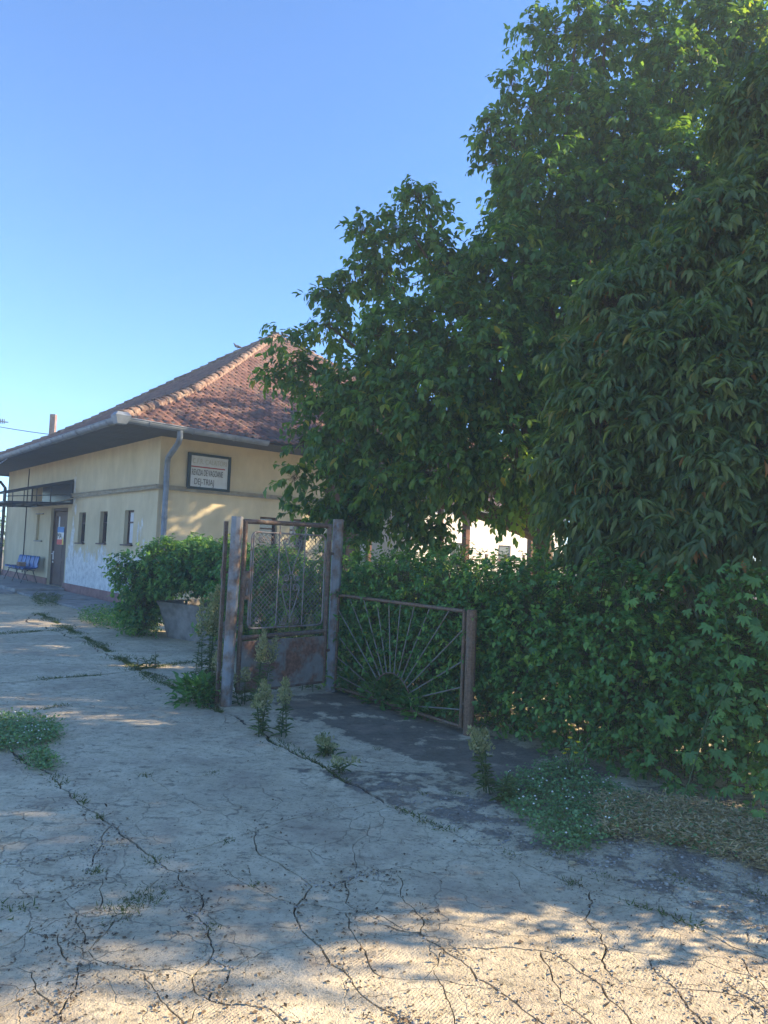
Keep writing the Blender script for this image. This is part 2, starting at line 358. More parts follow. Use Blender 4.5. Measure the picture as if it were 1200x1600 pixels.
cr(Z3((390, 320), (430, 380), (520, 430), (620, 470)), .005)
cr(Z3((0, 195), (100, 215), (170, 225), (240, 245)), .004)
cr(Z3((830, 600), (850, 640), (900, 680), (950, 750), (1000, 800), (1050, 860)), .013)
cr(Z3((700, 560), (850, 580), (1000, 600), (1100, 640), (1200, 665), (1300, 690)), .006)
cr(Z3((1110, 590), (1140, 640), (1200, 700), (1260, 740)), .009)
cr(Z3((1060, 665), (1160, 730), (1200, 760), (1280, 800)), .011)
cr(Z3((900, 685), (1000, 695), (1140, 715), (1160, 730)), .007)
cr(Z3((740, 670), (820, 690), (900, 685)), .005)
cr(Z3((420, 10), (520, 60), (600, 110), (540, 150), (380, 215), (250, 240)), .006)
cr(Z3((0, 50), (100, 80), (240, 110), (330, 100), (420, 130)), .007)
cr([(300, 1215), (430, 1190), (520, 1165), (600, 1160)], .006); cr([(470, 1030), (455, 1160), (520, 1262)], .005) if False else None

def fract(P, jit):
    k = .05 + jit * 6
    def sub(a, c, lv):
        L = (c - a).length
        if L < .022 + .006 * a.length or lv > 8: return [a]
        per = Vector((-(c - a).y, (c - a).x, 0)) / L
        m = a.lerp(c, .5 + random.uniform(-.12, .12)) + per * L * random.uniform(-1, 1) * min(k, .10)
        return sub(a, m, lv + 1) + sub(m, c, lv + 1)
    out = []
    for a, c in zip(P[:-1], P[1:]): out += sub(a, c, 0)
    out.append(P[-1]); return out
vs, es, fs, quads = [], [], [], []
BND = [(-40, -30), (30, -30), (30, 1.2), (4.6, 1.2), (3.4, 3.4), (2.55, 4.35), (1.45, 5.5), (.9, 6.15), (-.4, 7.8), (-1.4, 7.0), (-4.2, 11.6), (-6.3, 15.0), (-7.0, 15.2), (-16.5, 24.2), (-30, 30), (-45, 12)]
vs += [Vector(p) for p in BND]; fs.append(list(range(len(BND))))
joint_pts = []
for P, wd, jit in CR:
    q = fract(P, jit); n = len(q); L, R = [], []
    ph = random.random() * 9
    for i, p in enumerate(q):
        t = (q[min(i + 1, n - 1)] - q[max(i - 1, 0)]); t.z = 0; per = Vector((-t.y, t.x, 0)).normalized()
        ww = wd * (.72 + .4 * random.random() + .2 * math.sin(i * .37 + ph)) * .5
        if i in (0, n - 1): ww = max(.0008, ww * .3)
        L.append(p + per * ww); R.append(p - per * ww)
    joint_pts.append((q, wd))
    b0 = len(vs); vs += [Vector((p.x, p.y)) for p in L] + [Vector((p.x, p.y)) for p in R]
    for i in range(n - 1):
        quads.append([(q_.x, q_.y) for q_ in (L[i], L[i + 1], R[i + 1], R[i])]); es += [(b0 + i, b0 + i + 1), (b0 + n + i, b0 + n + i + 1)]
    es += [(b0, b0 + n), (b0 + n - 1, b0 + 2 * n - 1)]
cv, ce, cf, ov, oe, of = geometry.delaunay_2d_cdt([Vector((p[0], p[1])) for p in vs], es, fs, 1, 1e-5, False)
QD = np.array(quads); CT = np.array([[sum(cv[v][k] for v in f) / len(f) for k in (0, 1)] for f in cf])
def in_tri(p, a, b_, c_):
    cr_ = lambda o, q, r: (q[..., 0] - o[..., 0]) * (r[..., 1] - o[..., 1]) - (q[..., 1] - o[..., 1]) * (r[..., 0] - o[..., 0])
    s1, s2, s3 = cr_(a, b_, p), cr_(b_, c_, p), cr_(c_, a, p)
    return ((s1 >= 0) & (s2 >= 0) & (s3 >= 0)) | ((s1 <= 0) & (s2 <= 0) & (s3 <= 0))
cp_ = CT[:, None, :]; q0, q1, q2, q3 = (QD[None, :, i] for i in range(4))
inq = (in_tri(cp_, q0, q1, q2) | in_tri(cp_, q0, q2, q3)).any(1)
tri = [list(f) for f, k in zip(cf, inq) if not k]
# connected plates
par = list(range(len(tri)))
def find(i):
    while par[i] != i: par[i] = par[par[i]]; i = par[i]
    return i
edge = {}
for i, f in enumerate(tri):
    for a, c in zip(f, list(f[1:]) + [f[0]]):
        k = (min(a, c), max(a, c))
        if k in edge: par[find(i)] = find(edge[k])
        else: edge[k] = i
comp = {}
for i in range(len(tri)): comp.setdefault(find(i), []).append(i)
yard = empty('concrete_yard'); tag(yard, kind='structure')
def area(fl): return sum(abs((cv[f[1]] - cv[f[0]]).cross(cv[f[2]] - cv[f[0]])) / 2 for f in fl)
small = MB(); nsl = 0
for k, ids in comp.items():
    fl = [tri[i] for i in ids]; A = area(fl)
    if A < 1e-5: continue
    used = sorted({v for f in fl for v in f}); cx = sum(cv[v].x for v in used) / len(used); cy = sum(cv[v].y for v in used) / len(used)
    sm_ = A < .004
    tl = min(.018, .006 / (A ** .5 + .05)) if A < 2.5 else .0003
    tx, ty, dz = (random.uniform(-tl, tl) for _ in range(3))
    zf = lambda p: -.0005 + max(-.012, min(.008, dz * .35 + tx * (p.x - cx) + ty * (p.y - cy)))
    mp = {v: i for i, v in enumerate(used)}; n = len(used)
    tv = [(cv[v].x, cv[v].y, zf(cv[v])) for v in used] + [(cv[v].x, cv[v].y, -.05) for v in used]
    tf = [tuple(mp[v] for v in f) for f in fl]
    cnt = {}
    for f in tf:
        for a, c in zip(f, f[1:] + (f[0],)): cnt[(a, c)] = 1
    sk = [(c, a, a + n, c + n) for (a, c) in cnt if (c, a) not in cnt]
    if sm_: small.add(tv, tf + sk)
    else:
        mb = MB(); mb.add(tv, tf + sk); mb.build('concrete_slab', MAT['conc'], yard); nsl += 1
if small.v: tag(small.build('broken_concrete', MAT['conc'], yard), kind='stuff')
print('slabs', nsl, 'tris', len(tri))

# ------------------------------------------------------------------ station building
def P3(s, r, z): return C0 + V * s + U * r + Vector((0, 0, z))
st = empty('station_building', C0); tag(st, 'cream station building with peeling paint and hipped red tile roof', 'building')
def W(o):   # parts are modelled in world coordinates, hung under the Empty
    o.matrix_parent_inverse = Matrix.Translation(-C0); return o

def wall_open(mb, org, d, nin, L, z0, z1, th, ops):
    xs = sorted({0, L, *[o[0] for o in ops], *[o[1] for o in ops]}); zs = sorted({z0, z1, *[o[2] for o in ops], *[o[3] for o in ops]})
    Q = lambda x, z, k: org + d * x + nin * (th * k) + Vector((0, 0, z))
    for xa, xb in zip(xs[:-1], xs[1:]):
        for za, zb in zip(zs[:-1], zs[1:]):
            if any(o[0] <= xa and xb <= o[1] and o[2] <= za and zb <= o[3] for o in ops): continue
            mb.add([Q(xa, za, 0), Q(xb, za, 0), Q(xb, zb, 0), Q(xa, zb, 0)], [(0, 1, 2, 3)])
            mb.add([Q(xa, za, 1), Q(xb, za, 1), Q(xb, zb, 1), Q(xa, zb, 1)], [(3, 2, 1, 0)])
    for (xa, xb, za, zb) in [o[:4] for o in ops]:
        mb.add([Q(xa, za, 0), Q(xb, za, 0), Q(xb, zb, 0), Q(xa, zb, 0), Q(xa, za, 1), Q(xb, za, 1), Q(xb, zb, 1), Q(xa, zb, 1)],
               [(0, 4, 5, 1), (1, 5, 6, 2), (2, 6, 7, 3), (3, 7, 4, 0)])
opsL = [(1.34, 1.92, 1.46, 2.28), (3.10, 3.64, 1.46, 2.28), (4.78, 5.36, 1.44, 2.28), (6.38, 8.05, .12, 2.45), (8.85, 9.6, 1.44, 2.28)]
opsR = [(2.60, 3.10, 1.46, 2.27), (3.46, 3.96, 1.46, 2.27)]
mb = MB(); wall_open(mb, C0, V, U, SZ, 0, WH, .36, opsL); W(mb.build('wall', MAT['wall'], st))
mb = MB(); wall_open(mb, C0 , U, V, 4.5, 0, WH, .36, opsR)
mb.box(P3(1.0, 4.5 - .18, WH / 2), V * .64, U * .18, (0, 0, WH / 2)); W(mb.build('wall', MAT['wall'], st))
mb = MB(); wall_open(mb, P3(1.6, 4.5, 0), U, V, 2.5, 0, WH, .3, [(1.0, 2.0, 0.1, 2.2)]); mb.box(P3((SZ + 1.6) / 2, 6.85, WH / 2), V * ((SZ - 1.6) / 2 - .31), U * .15, (0, 0, WH / 2))
W(mb.build('porch_wall', MAT['brownwall'], st))
mb = MB(); mb.box(P3(SZ - .18, 3.6, WH / 2), V * .175, U * 3.23, (0, 0, WH / 2))
W(mb.build('back_wall', MAT['wall'], st))
mb = MB(); mb.box(P3(3.19, -.015, .14), V * 3.19, U * .02, (0, 0, .14)); mb.box(P3(10.9, -.015, .16), V * 2.84, U * .02, (0, 0, .16))
mb.box(P3(-.018, 2.25, .14), V * .02, U * 2.26, (0, 0, .14)); W(mb.build('plinth', MAT['plinth'], st, .01))
mb = MB(); mb.box(P3(3.0, -.02, 2.77), V * 3.0, U * .022, (0, 0, .045)); mb.box(P3(-.02, 2.24, 2.77), V * .022, U * 2.27, (0, 0, .035))
mb.box(P3(3.0, -.035, 2.815), V * 3.0, U * .035, (0, 0, .012)); mb.box(P3(-.03, 2.24, 2.81), V * .03, U * 2.27, (0, 0, .01))
W(mb.build('string_course', MAT['band'], st))
mb = MB(); mb.tube([P3(7.2, -.10, 2.62), P3(5.0, -.09, 2.70), P3(-.06, -.09, 2.725), P3(-.09, -.06, 2.725), P3(-.09, 4.5, 2.725)], .016, 6)
W(mb.build('conduit', MAT['band'], st))
mb = MB(); mb.tube([P3(10.9, -.02, .35), P3(10.9, -.02, 2.9), P3(10.85, -.02, 3.85)], .016, 5); W(mb.build('wall_cable', MAT['rubber'], st))

def window(s0, s1, z0, z1, left=True, curt=False):
    A, B = (V, U) if left else (U, V)
    Q = lambda a, d, z: C0 + A * a + B * d + Vector((0, 0, z))
    o = MB(); m, zc = (s0 + s1) / 2, (z0 + z1) / 2; hw, hz = (s1 - s0) / 2, (z1 - z0) / 2; fw = .045
    for sx in (-1, 1): o.box(Q(m + sx * (hw - fw / 2), .12, zc), A * fw / 2, B * .03, (0, 0, hz))
    for sx in (-1, 1): o.box(Q(m, .12, zc + sx * (hz - fw / 2)), A * (hw - fw), B * .028, (0, 0, fw / 2))
    o.box(Q(m, .115, zc + hz * .3), A * (hw - fw), B * .02, (0, 0, .018))
    win = W(o.build('window', MAT['wood'], st))
    g = MB(); g.box(Q(m, .135, zc), A * (hw - fw), B * .004, (0, 0, hz - fw)); g.build('pane', MAT['glass'], win)
    if curt:
        g = MB()
        for k in range(8):
            a0 = s0 + fw + (s1 - s0 - 2 * fw) * k / 8; a1 = s0 + fw + (s1 - s0 - 2 * fw) * (k + 1) / 8
            g.add([Q(a0, .127, z0 + fw), Q((a0 + a1) / 2, .115, z0 + fw), Q(a1, .127, z0 + fw), Q(a0, .127, z1 - fw), Q((a0 + a1) / 2, .115, z1 - fw), Q(a1, .127, z1 - fw)], [(0, 1, 4, 3), (1, 2, 5, 4)])
        g.build('curtain', MAT['curtain'], win)
    g = MB(); g.box(Q(m, .03, z0 - .012), A * (hw + .03), B * .10, (0, 0, .018)); g.build('sill', MAT['wood'], win)
for i, o in enumerate(opsL[:3]): window(*o, True, i == 0)
for o in opsR: window(*o, False)
for q_ in ((.25, 10.2), (.25, SZ - .25), (4.7, SZ - .25), (9.1, SZ - .25), (SZ - .25, SZ - .25), (SZ - .25, 10.2)):
    mb = MB(); mb.box(P3(q_[0], q_[1], WH / 2), V * .09, U * .09, (0, 0, WH / 2)); W(mb.build('porch_post', MAT['brownpost'], st))
for o in [(5.5, 6.5, 0.1, 2.2)]:
    mb = MB(); mb.box(P3(1.75, (o[0] + o[1]) / 2, (o[2] + o[3]) / 2), V * .03, U * ((o[1] - o[0]) / 2), (0, 0, (o[3] - o[2]) / 2)); W(mb.build('window', MAT['glass'], st))
mb = MB(); mb.box(P3(9.225, .10, 1.86), V * .375, U * .02, (0, 0, .42)); W(mb.build('blocked_window', MAT['wall'], st))
mb = MB(); mb.box(P3(9.225, -.01, 2.30), V * .40, U * .03, (0, 0, .018)); W(mb.build('window_lintel', MAT['step'], st)); mb = MB(); mb.box(P3(9.225, .03, 1.43), V * .41, U * .08, (0, 0, .018)); W(mb.build('window_sill', MAT['step'], st))
# interior darkness behind windows
mb = MB(); mb.box(P3(SZ / 2, 3.5, .06), V * (SZ / 2 - .4), U * 3.1, (0, 0, .06)); W(mb.build('interior_floor', MAT['brownwall'], st))

# door
def Qd(a, d, z): return P3(a, d, z)
mb = MB()
for a in (6.41, 8.02): mb.box(Qd(a, .13, 1.28), V * .035, U * .05, (0, 0, 1.16))
mb.box(Qd(7.215, .13, 2.40), V * .77, U * .05, (0, 0, .045)); door = W(mb.build('door', MAT['wood'], st))
for (a0, a1) in ((6.45, 7.02), (7.03, 7.98)):
    mb = MB(); m = (a0 + a1) / 2; hw = (a1 - a0) / 2
    g0, g1 = (m - .06, m + .06) if hw < .4 else (7.5, 7.72)
    mb.box(Qd((a0 + g0) / 2, .14, 1.24), V * ((g0 - a0) / 2), U * .02, (0, 0, 1.10)); mb.box(Qd((a1 + g1) / 2, .14, 1.24), V * ((a1 - g1) / 2), U * .02, (0, 0, 1.10))
    mb.box(Qd((g0 + g1) / 2, .14, .80), V * ((g1 - g0) / 2), U * .02, (0, 0, .66)); mb.box(Qd((g0 + g1) / 2, .14, 2.27), V * ((g1 - g0) / 2), U * .02, (0, 0, .07))
    for zc, hz in ((.5, .26), (1.15, .20)): # raised panels
        mb.box(Qd(m, .117, zc), V * (hw - .1), U * .006, (0, 0, hz))
    mb.box(Qd(m, .117, .84), V * (hw - .03), U * .008, (0, 0, .02))
    mb.build('door_leaf', MAT['wood'], door)
    mb = MB(); mb.box(Qd((g0 + g1) / 2, .145, 1.83), V * ((g1 - g0) / 2 - .002), U * .006, (0, 0, .37)); mb.build('pane', MAT['curtain'], door)
mb = MB(); mb.box(Qd(7.93, .105, 1.02), V * .03, U * .012, (0, 0, .13)); mb.tube([Qd(7.93, .10, 1.07), Qd(7.93, .05, 1.07), Qd(7.78, .045, 1.065)], .013, 6)
mb.box(Qd(7.93, .105, .82), V * .025, U * .012, (0, 0, .03)); mb.build('handle', MAT['white'], door)
def text(name, body, mat, size, org, dx, up, parent=None, sx=1.0, out=.002, al='LEFT'):
    cu = bpy.data.curves.new(name, 'FONT'); cu.body = body; cu.size = size; cu.align_x = al; cu.extrude = .001; cu.materials.append(mat)
    o = bpy.data.objects.new(name, cu); col.objects.link(o); bpy.context.view_layer.update(); n = dx.cross(up)
    me = bpy.data.meshes.new_from_object(o.evaluated_get(bpy.context.evaluated_depsgraph_get())); bpy.data.objects.remove(o); o = link(name, me)
    o.matrix_world = Matrix.Translation(org + n * out) @ Matrix((dx, up, n)).transposed().to_4x4() @ Matrix.Diagonal((sx, 1, 1, 1))
    if parent: o.parent = parent; o.matrix_parent_inverse = parent.matrix_world.inverted()
    return o
ZUP = Vector((0, 0, 1))
# poster on the door: stands just off the door leaf
pq = lambda a, z: Qd(a, .095, z)
mb = MB(); mb.box(Qd(7.3, .102, 1.62), V * .32, U * .003, (0, 0, .265)); po = mb.build('poster', MAT['white'])
tag(po, 'blue, white and red poster with big letters stuck on the brown door', 'poster')
mb = MB(); mb.box(Qd(7.3, .0975, 1.80), V * .318, U * .001, (0, 0, .082)); mb.build('blue_band', MAT['posterblue'], po)
mb = MB(); mb.box(Qd(7.37, .0975, 1.435), V * .248, U * .001, (0, 0, .078)); mb.build('red_band', MAT['posterred'], po)
mb = MB(); mb.add([Qd(7.118, .0965, 1.357), Qd(6.96, .0965, 1.357), Qd(7.04, .0965, 1.62), Qd(7.118, .0965, 1.52)], [(0, 1, 2, 3)]); mb.build('yellow_corner', MAT['posteryel'], po)
text('lettering', 'MA', MAT['ink'], .24, pq(7.60, 1.535), -V, ZUP, po, 1.25)

# sign on the gable side
sg = empty('sign', P3(-.05, 1.17, 3.2)); tag(sg, 'white framed board with black letters high on the cream wall', 'sign')
def WS(o): o.matrix_parent_inverse = sg.matrix_world.inverted(); return o
bpy.context.view_layer.update()
mb = MB(); mb.box(P3(-.035, 1.17, 3.2), V * .02, U * .50, (0, 0, .385)); pan = WS(mb.build('panel', MAT['signwhite'], sg))
mb = MB()
for a in (-.5, .5): mb.box(P3(-.045, 1.17 + a, 3.2), V * .035, U * .032, (0, 0, .415))
for z in (-.385, .385): mb.box(P3(-.045, 1.17, 3.2 + z), V * .034, U * .47, (0, 0, .03))
WS(mb.build('frame', MAT['signframe'], sg))
mb = MB(); mb.box(P3(-.056, 1.135, 3.305), V * .001, U * .43, (0, 0, .014)); WS(mb.build('red_stripe', MAT['red'], sg))
NR = -V
def stext(body, x, z, size, mat, sx): text('lettering', body, mat, size, P3(-.057, x, z), U, ZUP, sg, sx)
stext('C.F.R. CALATORI', .74, 3.38, .16, MAT['ghost'], .72)
stext('REVIZIA DE VAGOANE', .735, 3.11, .20, MAT['ink'], .385)
stext('DEJ-TRIAJ', .80, 2.90, .20, MAT['ink'], .60)

# roof
PROF = [(-1.42, 3.90), (0., 4.62), (1.2, 5.28), (2.1, 5.84), (4.4, 7.42), (6.86, 9.12)]
pd = np.array([p[0] for p in PROF]); pz = np.array([p[1] for p in PROF])
sl_ = np.concatenate([[0], np.cumsum(np.hypot(np.diff(pd), np.diff(pz)))])
roofs = [(C0, U, V, 'right'), (C0, V, U, 'left'), (C0 + (U + V) * SZ, -U, -V, ''), (C0 + (U + V) * SZ, -V, -U, '')]
for ri, (org, A, B, nm) in enumerate(roofs):
    mb = MB()
    for (d0, z0), (d1, z1) in zip(PROF[:-1], PROF[1:]):
        Q = lambda a, d, z: org + A * a + B * d + Vector((0, 0, z - .06))
        mb.add([Q(d0, d0, z0), Q(SZ - d0, d0, z0), Q(SZ - d1, d1, z1), Q(d1, d1, z1)], [(0, 1, 2, 3)])
    W(mb.build('roof_deck', MAT['brownwall'], st))
    # tiles
    nc = int(sl_[-1] / .27); vals = []
    tw = .19
    for k in range(nc + 1):
        sA = k * .27 - .04; sB = sA + .33
        dA, zA = np.interp(sA, sl_, pd), np.interp(sA, sl_, pz); dB, zB = np.interp(sB, sl_, pd), np.interp(sB, sl_, pz)
        if k == 0: dA, zA = pd[0] - .04, pz[0] - .015
        lo, hi = dA, SZ - dA
        if hi - lo < .3: continue
        x = np.arange(lo - .1 + (k % 2) * tw * .5, hi + .1, tw)
        for xx in x: vals.append((xx, dA, zA, dB, zB))
    T = np.array(vals); n = len(T)
    ux = np.array([0, .10, .20, .62, .80, .90, 1.0]); uz = np.array([.034, .062, .020, .018, .052, .062, .034])
    m_ = len(ux); jz = rng.normal(0, .006, n); jd = rng.normal(0, .008, n)
    top = np.zeros((n, 2, m_, 3)); wrap = tw * 1.02
    for e, (di, zi, lift) in enumerate(((1, 2, .028), (3, 4, -.004))):
        a = T[:, 0, None] + ux[None] * wrap; d = T[:, di, None] + 0 * a + (jd[:, None] if e == 0 else 0); z = T[:, zi, None] + uz[None] + lift + jz[:, None]
        a = np.clip(a, d + 0., SZ - d)
        top[:, e, :, 0] = org.x + A.x * a + B.x * d; top[:, e, :, 1] = org.y + A.y * a + B.y * d; top[:, e, :, 2] = z
    low_ = top[:, 0].copy(); low_[..., 2] -= .026
    VV = np.concatenate([top.reshape(n, 2 * m_, 3), low_], 1)
    tf = [(i, i + 1, m_ + i + 1, m_ + i) for i in range(m_ - 1)] + [(i + 1, i, 2 * m_ + i, 2 * m_ + i + 1) for i in range(m_ - 1)]
    tf = np.array(tf)
    if A.cross(B).z < 0: tf = tf[:, ::-1]
    tnt = np.clip(rng.normal(.5, .14, n), 0, 1)
    cen = VV.mean(1); dist = np.hypot(cen[:, 0], cen[:, 1])
    single = np.zeros(n, bool)
    if nm:
        idx = np.argsort(dist); wdt = VV[:, m_ - 1, :] - VV[:, 0, :]; good = [i for i in idx if np.linalg.norm(wdt[i]) > .15][:150]; single[good] = True
        for i in good:
            me = np_mesh('roof_tile', VV[i] - cen[i], tf, MAT['tile'], np.full(len(tf), tnt[i])); o = link('roof_tile', me, st, cen[i]); W(o)
    keep = ~single; Vk = VV[keep].reshape(-1, 3); nk = keep.sum()
    FF = (tf[None] + (np.arange(nk) * VV.shape[1])[:, None, None]).reshape(-1, 4)
    me = np_mesh('roof_tiles', Vk, FF, MAT['tile'], np.repeat(tnt[keep], len(tf))); o = W(link('roof_tiles', me, st)); tag(o, kind='stuff')
# hip ridge tiles
hips = [((C0, U + V)), ((C0 + U * SZ, V - U)), ((C0 + V * SZ, U - V)), ((C0 + (U + V) * SZ, -U - V))]
def half_tile():
    vs, fs = [], []; n = 7
    for e, (x, r) in enumerate(((0, .135), (.42, .115))):
        for k in range(n):
            an = math.pi * k / (n - 1); vs.append((x, math.cos(an) * r, math.sin(an) * r * .75))
    for k in range(n):
        an = math.pi * k / (n - 1); vs.append((0, math.cos(an) * .11, math.sin(an) * .11 * .75))
    for k in range(n - 1): fs += [(k, n + k, n + k + 1, k + 1), (2 * n + k, k, k + 1, 2 * n + k + 1)]
    me = bpy.data.meshes.new('ridge_tile'); me.from_pydata(vs, [], fs); me.polygons.foreach_set('use_smooth', [True] * len(fs)); me.materials.append(MAT['ridge']); me.update(); return me
hm = half_tile()
for hi_, (org, D) in enumerate(hips):
    hd = np.concatenate([[0], np.cumsum(np.hypot(np.diff(pd) * 1.4142, np.diff(pz)))])
    s = 0.
    mor = MB(); pts = []
    while s < hd[-1] - .1:
        d0, z0 = np.interp(s, hd, pd), np.interp(s, hd, pz); d1, z1 = np.interp(s + .4, hd, pd), np.interp(s + .4, hd, pz)
        a = org + D * d0 + Vector((0, 0, z0 + .045 + .03)); c = org + D * d1 + Vector((0, 0, z1 + .045))
        x = (c - a).normalized(); y = ZUP.cross(x).normalized(); zz = x.cross(y)
        o = W(link('ridge_tile', hm, st)); o.matrix_basis = Matrix.Translation(a + y * random.uniform(-.03, .03)) @ Matrix((x, y, zz)).transposed().to_4x4() @ Matrix.Rotation(random.uniform(-.14, .14), 4, 'X') @ Matrix.Rotation(random.uniform(-.06, .06), 4, 'Z')
        pts.append(a - Vector((0, 0, .06))); s += .34
    mor.tube(pts, .13, 8); W(mor.build('mortar_bed', MAT['ridge'], st))
# soffit and gutters
mb = MB(); nb = 9
for k in range(nb):
    e0, e1 = EV * k / nb + .004, EV * (k + 1) / nb - .004
    for (org, A, B) in ((C0, U, V), (C0, V, U), (C0 + (U + V) * SZ, -U, -V), (C0 + (U + V) * SZ, -V, -U)):
        m = SZ / 2; zc = WH + .012
        q = lambda a, e, z: org + A * a - B * e + Vector((0, 0, z))
        mb.add([q(-e0, e0, WH), q(SZ + e0, e0, WH), q(SZ + e1, e1, WH), q(-e1, e1, WH), q(-e0, e0, WH + .02), q(SZ + e0, e0, WH + .02), q(SZ + e1, e1, WH + .02), q(-e1, e1, WH + .02)],
               [(0, 1, 2, 3), (0, 4, 5, 1), (3, 2, 6, 7)])
W(mb.build('soffit', MAT['soffit'], st))
mb = MB()
for (org, A, B) in ((C0, U, V), (C0, V, U), (C0 + (U + V) * SZ, -U, -V), (C0 + (U + V) * SZ, -V, -U)):
    mb.box(org + A * SZ / 2 - B * (EV + .01) + Vector((0, 0, WH + .05)), A * (SZ / 2 + EV), B * .012, (0, 0, .07))
W(mb.build('fascia', MAT['soffit'], st))
def gutter(p0, p1, out, r=.095):
    mb = MB(); n = 9; vs = []
    for p in (p0, p1):
        for rr in (r, r - .006):
            for k in range(n):
                an = math.pi + math.pi * k / (n - 1)
                vs.append(p + out * math.cos(an) * rr + Vector((0, 0, math.sin(an) * rr)))
    fs = []
    for k in range(n - 1): fs += [(k, k + 1, 2 * n + k + 1, 2 * n + k), (n + k + 1, n + k, 3 * n + k, 3 * n + k + 1), (k, n + k, n + k + 1, k + 1), (2 * n + k, 2 * n + k + 1, 3 * n + k + 1, 3 * n + k)]
    mb.add(vs, fs, False)
    for p in (p0, p1): mb.add([p] + [p + out * math.cos(math.pi + math.pi * k / 8) * r + Vector((0, 0, math.sin(math.pi + math.pi * k / 8) * r)) for k in range(9)], [tuple(range(10))])
    mb.tube([p0 + out * r, p1 + out * r], .012, 6)
    g = W(mb.build('gutter', MAT['galv'], st))
    d = (p1 - p0); L = d.length; d = d / L; k = .45
    while k < L:
        q = p0 + d * k; mb = MB()
        mb.tube([q + out * math.cos(math.pi + math.pi * j / 8) * (r + .006) + Vector((0, 0, math.sin(math.pi + math.pi * j / 8) * (r + .006))) for j in range(9)], .008, 5)
        mb.build('bracket', MAT['galv'], g); k += .95
go = EV + .12
gutter(P3(-go, -go + .1, 3.93), P3(-go, 1.86, 3.88), -V)
gutter(P3(-go + .1, -go, 3.93), P3(SZ + 1.3, -go, 3.88), -U)
mb = MB() # corner hopper
cc = P3(-go, -go, 3.90)
vs = [cc + U * a + V * c + Vector((0, 0, z)) for z, k in ((-.10, .09), (.06, .15), (.13, .10)) for a, c in ((-k, -k), (k, -k), (k, k), (-k, k))]
mb.add(vs, [(0, 1, 5, 4), (1, 2, 6, 5), (2, 3, 7, 6), (3, 0, 4, 7), (4, 5, 9, 8), (5, 6, 10, 9), (6, 7, 11, 10), (7, 4, 8, 11), (3, 2, 1, 0), (8, 9, 10, 11)]); W(mb.build('gutter_corner', MAT['galv'], st))
mb = MB()
dp = [P3(-go, -.20, 3.86), P3(-go, -.20, 3.70), P3(-go + .1, -.18, 3.60), P3(-.20, .10, 3.42), P3(-.10, .13, 3.32), P3(-.10, .13, 3.1), P3(-.10, .13, .12)]
mb.tube(dp, .062, 12)
for z in (.9, 2.1, 3.0): mb.tube([P3(-.10, .13, z - .02), P3(-.10, .13, z + .02)], .07, 12)
W(mb.build('downpipe', MAT['galv'], st))
mb = MB(); mb.tube([P3(SZ - .1, -go, 3.85), P3(SZ - .1, -go, 3.66), P3(SZ - .1, -.9, 3.58), P3(SZ - .1, -.28, 3.5), P3(SZ - .1, -.12, 3.3), P3(SZ - .1, -.12, .1)], .055, 8); W(mb.build('downpipe', MAT['steel_dark'], st))

# canopy over the door
can = W(MB().build('canopy', MAT['steel_dark'], st)) if False else None
cn0, cn1, co = 6.0, 10.3, 1.75
mb = MB(); T_ = .022
def bar(a, c_, r=T_): 
    a, c_ = Vector(a), Vector(c_); d = (c_ - a); L = d.length; d /= L; x = d.cross(ZUP if abs(d.z) < .95 else U).normalized(); y = d.cross(x); mb.box((a + c_) / 2, d * L / 2, x * r, y * r)
for s in (cn0, 7.43, 8.87, cn1):
    bar(P3(s, -.02, 3.19), P3(s, -co, 2.72), .034); bar(P3(s, -.02, 2.55), P3(s, -co, 2.47), .026); bar(P3(s, -co, 2.47), P3(s, -co, 2.72)); bar(P3(s, -.02, 2.55), P3(s, -.02, 3.19))
    bar(P3(s, -.6, 2.53), P3(s, -.6, 3.04), .012)
for o_, z in ((.02, 3.19), (co, 2.72), (.02, 2.55), (co, 2.47), (.9, 2.51), (.55, 2.53)): bar(P3(cn0, -o_, z), P3(cn1, -o_, z), T_ * .9)
bar(P3(cn0, -.02, 2.80), P3(cn0, -co, 2.62), .012)
can = W(mb.build('canopy', MAT['steel_dark'], st))
for k in range(3):
    mb = MB(); a0 = cn0 + k * 1.44; mb.box(P3(a0 + .71, -co / 2, 3.0), V * .70, (U * -(co / 2 + .08) + Vector((0, 0, -.258))), Vector((0, 0, .006))); mb.build('roof_sheet', MAT['poly'], can)
mb = MB(); mb.box(P3(7.5, -.04, 2.87), V * 1.45, U * .012, (0, 0, .30)); mb.build('back_panel', MAT['poly'], can)

# platform & steps beside the left facade
pl_ = empty('platform', P3(8.5, -.7, 0)); tag(pl_, 'worn raised concrete walkway with broken edge along the peeling facade', 'platform')
bpy.context.view_layer.update()
def edge_slab(s0, s1, o0, o1, h, name, n=14):
    mb = MB(); top = []; bot = []
    outer = [(s0 + (s1 - s0) * i / n, o1 + random.uniform(-.03, .03)) for i in range(n + 1)]
    pts = [(s0, o0)] + outer + [(s1, o0)]
    tv = [P3(s, -o, h) for s, o in pts]; bv = [P3(s, -o, -.05) for s, o in pts]; m = len(pts)
    mb.add(tv + bv, [tuple(range(m))] + [(i + 1, i, m + i, m + i + 1) for i in range(m - 1)] + [(0, m - 1, 2 * m - 1, m)])
    o = mb.build(name, MAT['step'], pl_, .012); o.matrix_parent_inverse = pl_.matrix_world.inverted()
edge_slab(6.1, 10.2, .035, 1.35, .13, 'concrete_slab'); edge_slab(10.22, 15., .035, 1.45, .12, 'concrete_slab')
edge_slab(-.2, 3.2, .036, 1.22, .045, 'concrete_slab'); edge_slab(3.22, 6.08, .036, 1.28, .06, 'concrete_slab')
edge_slab(5.9, 8.3, 1.36, 1.72, .05, 'step')

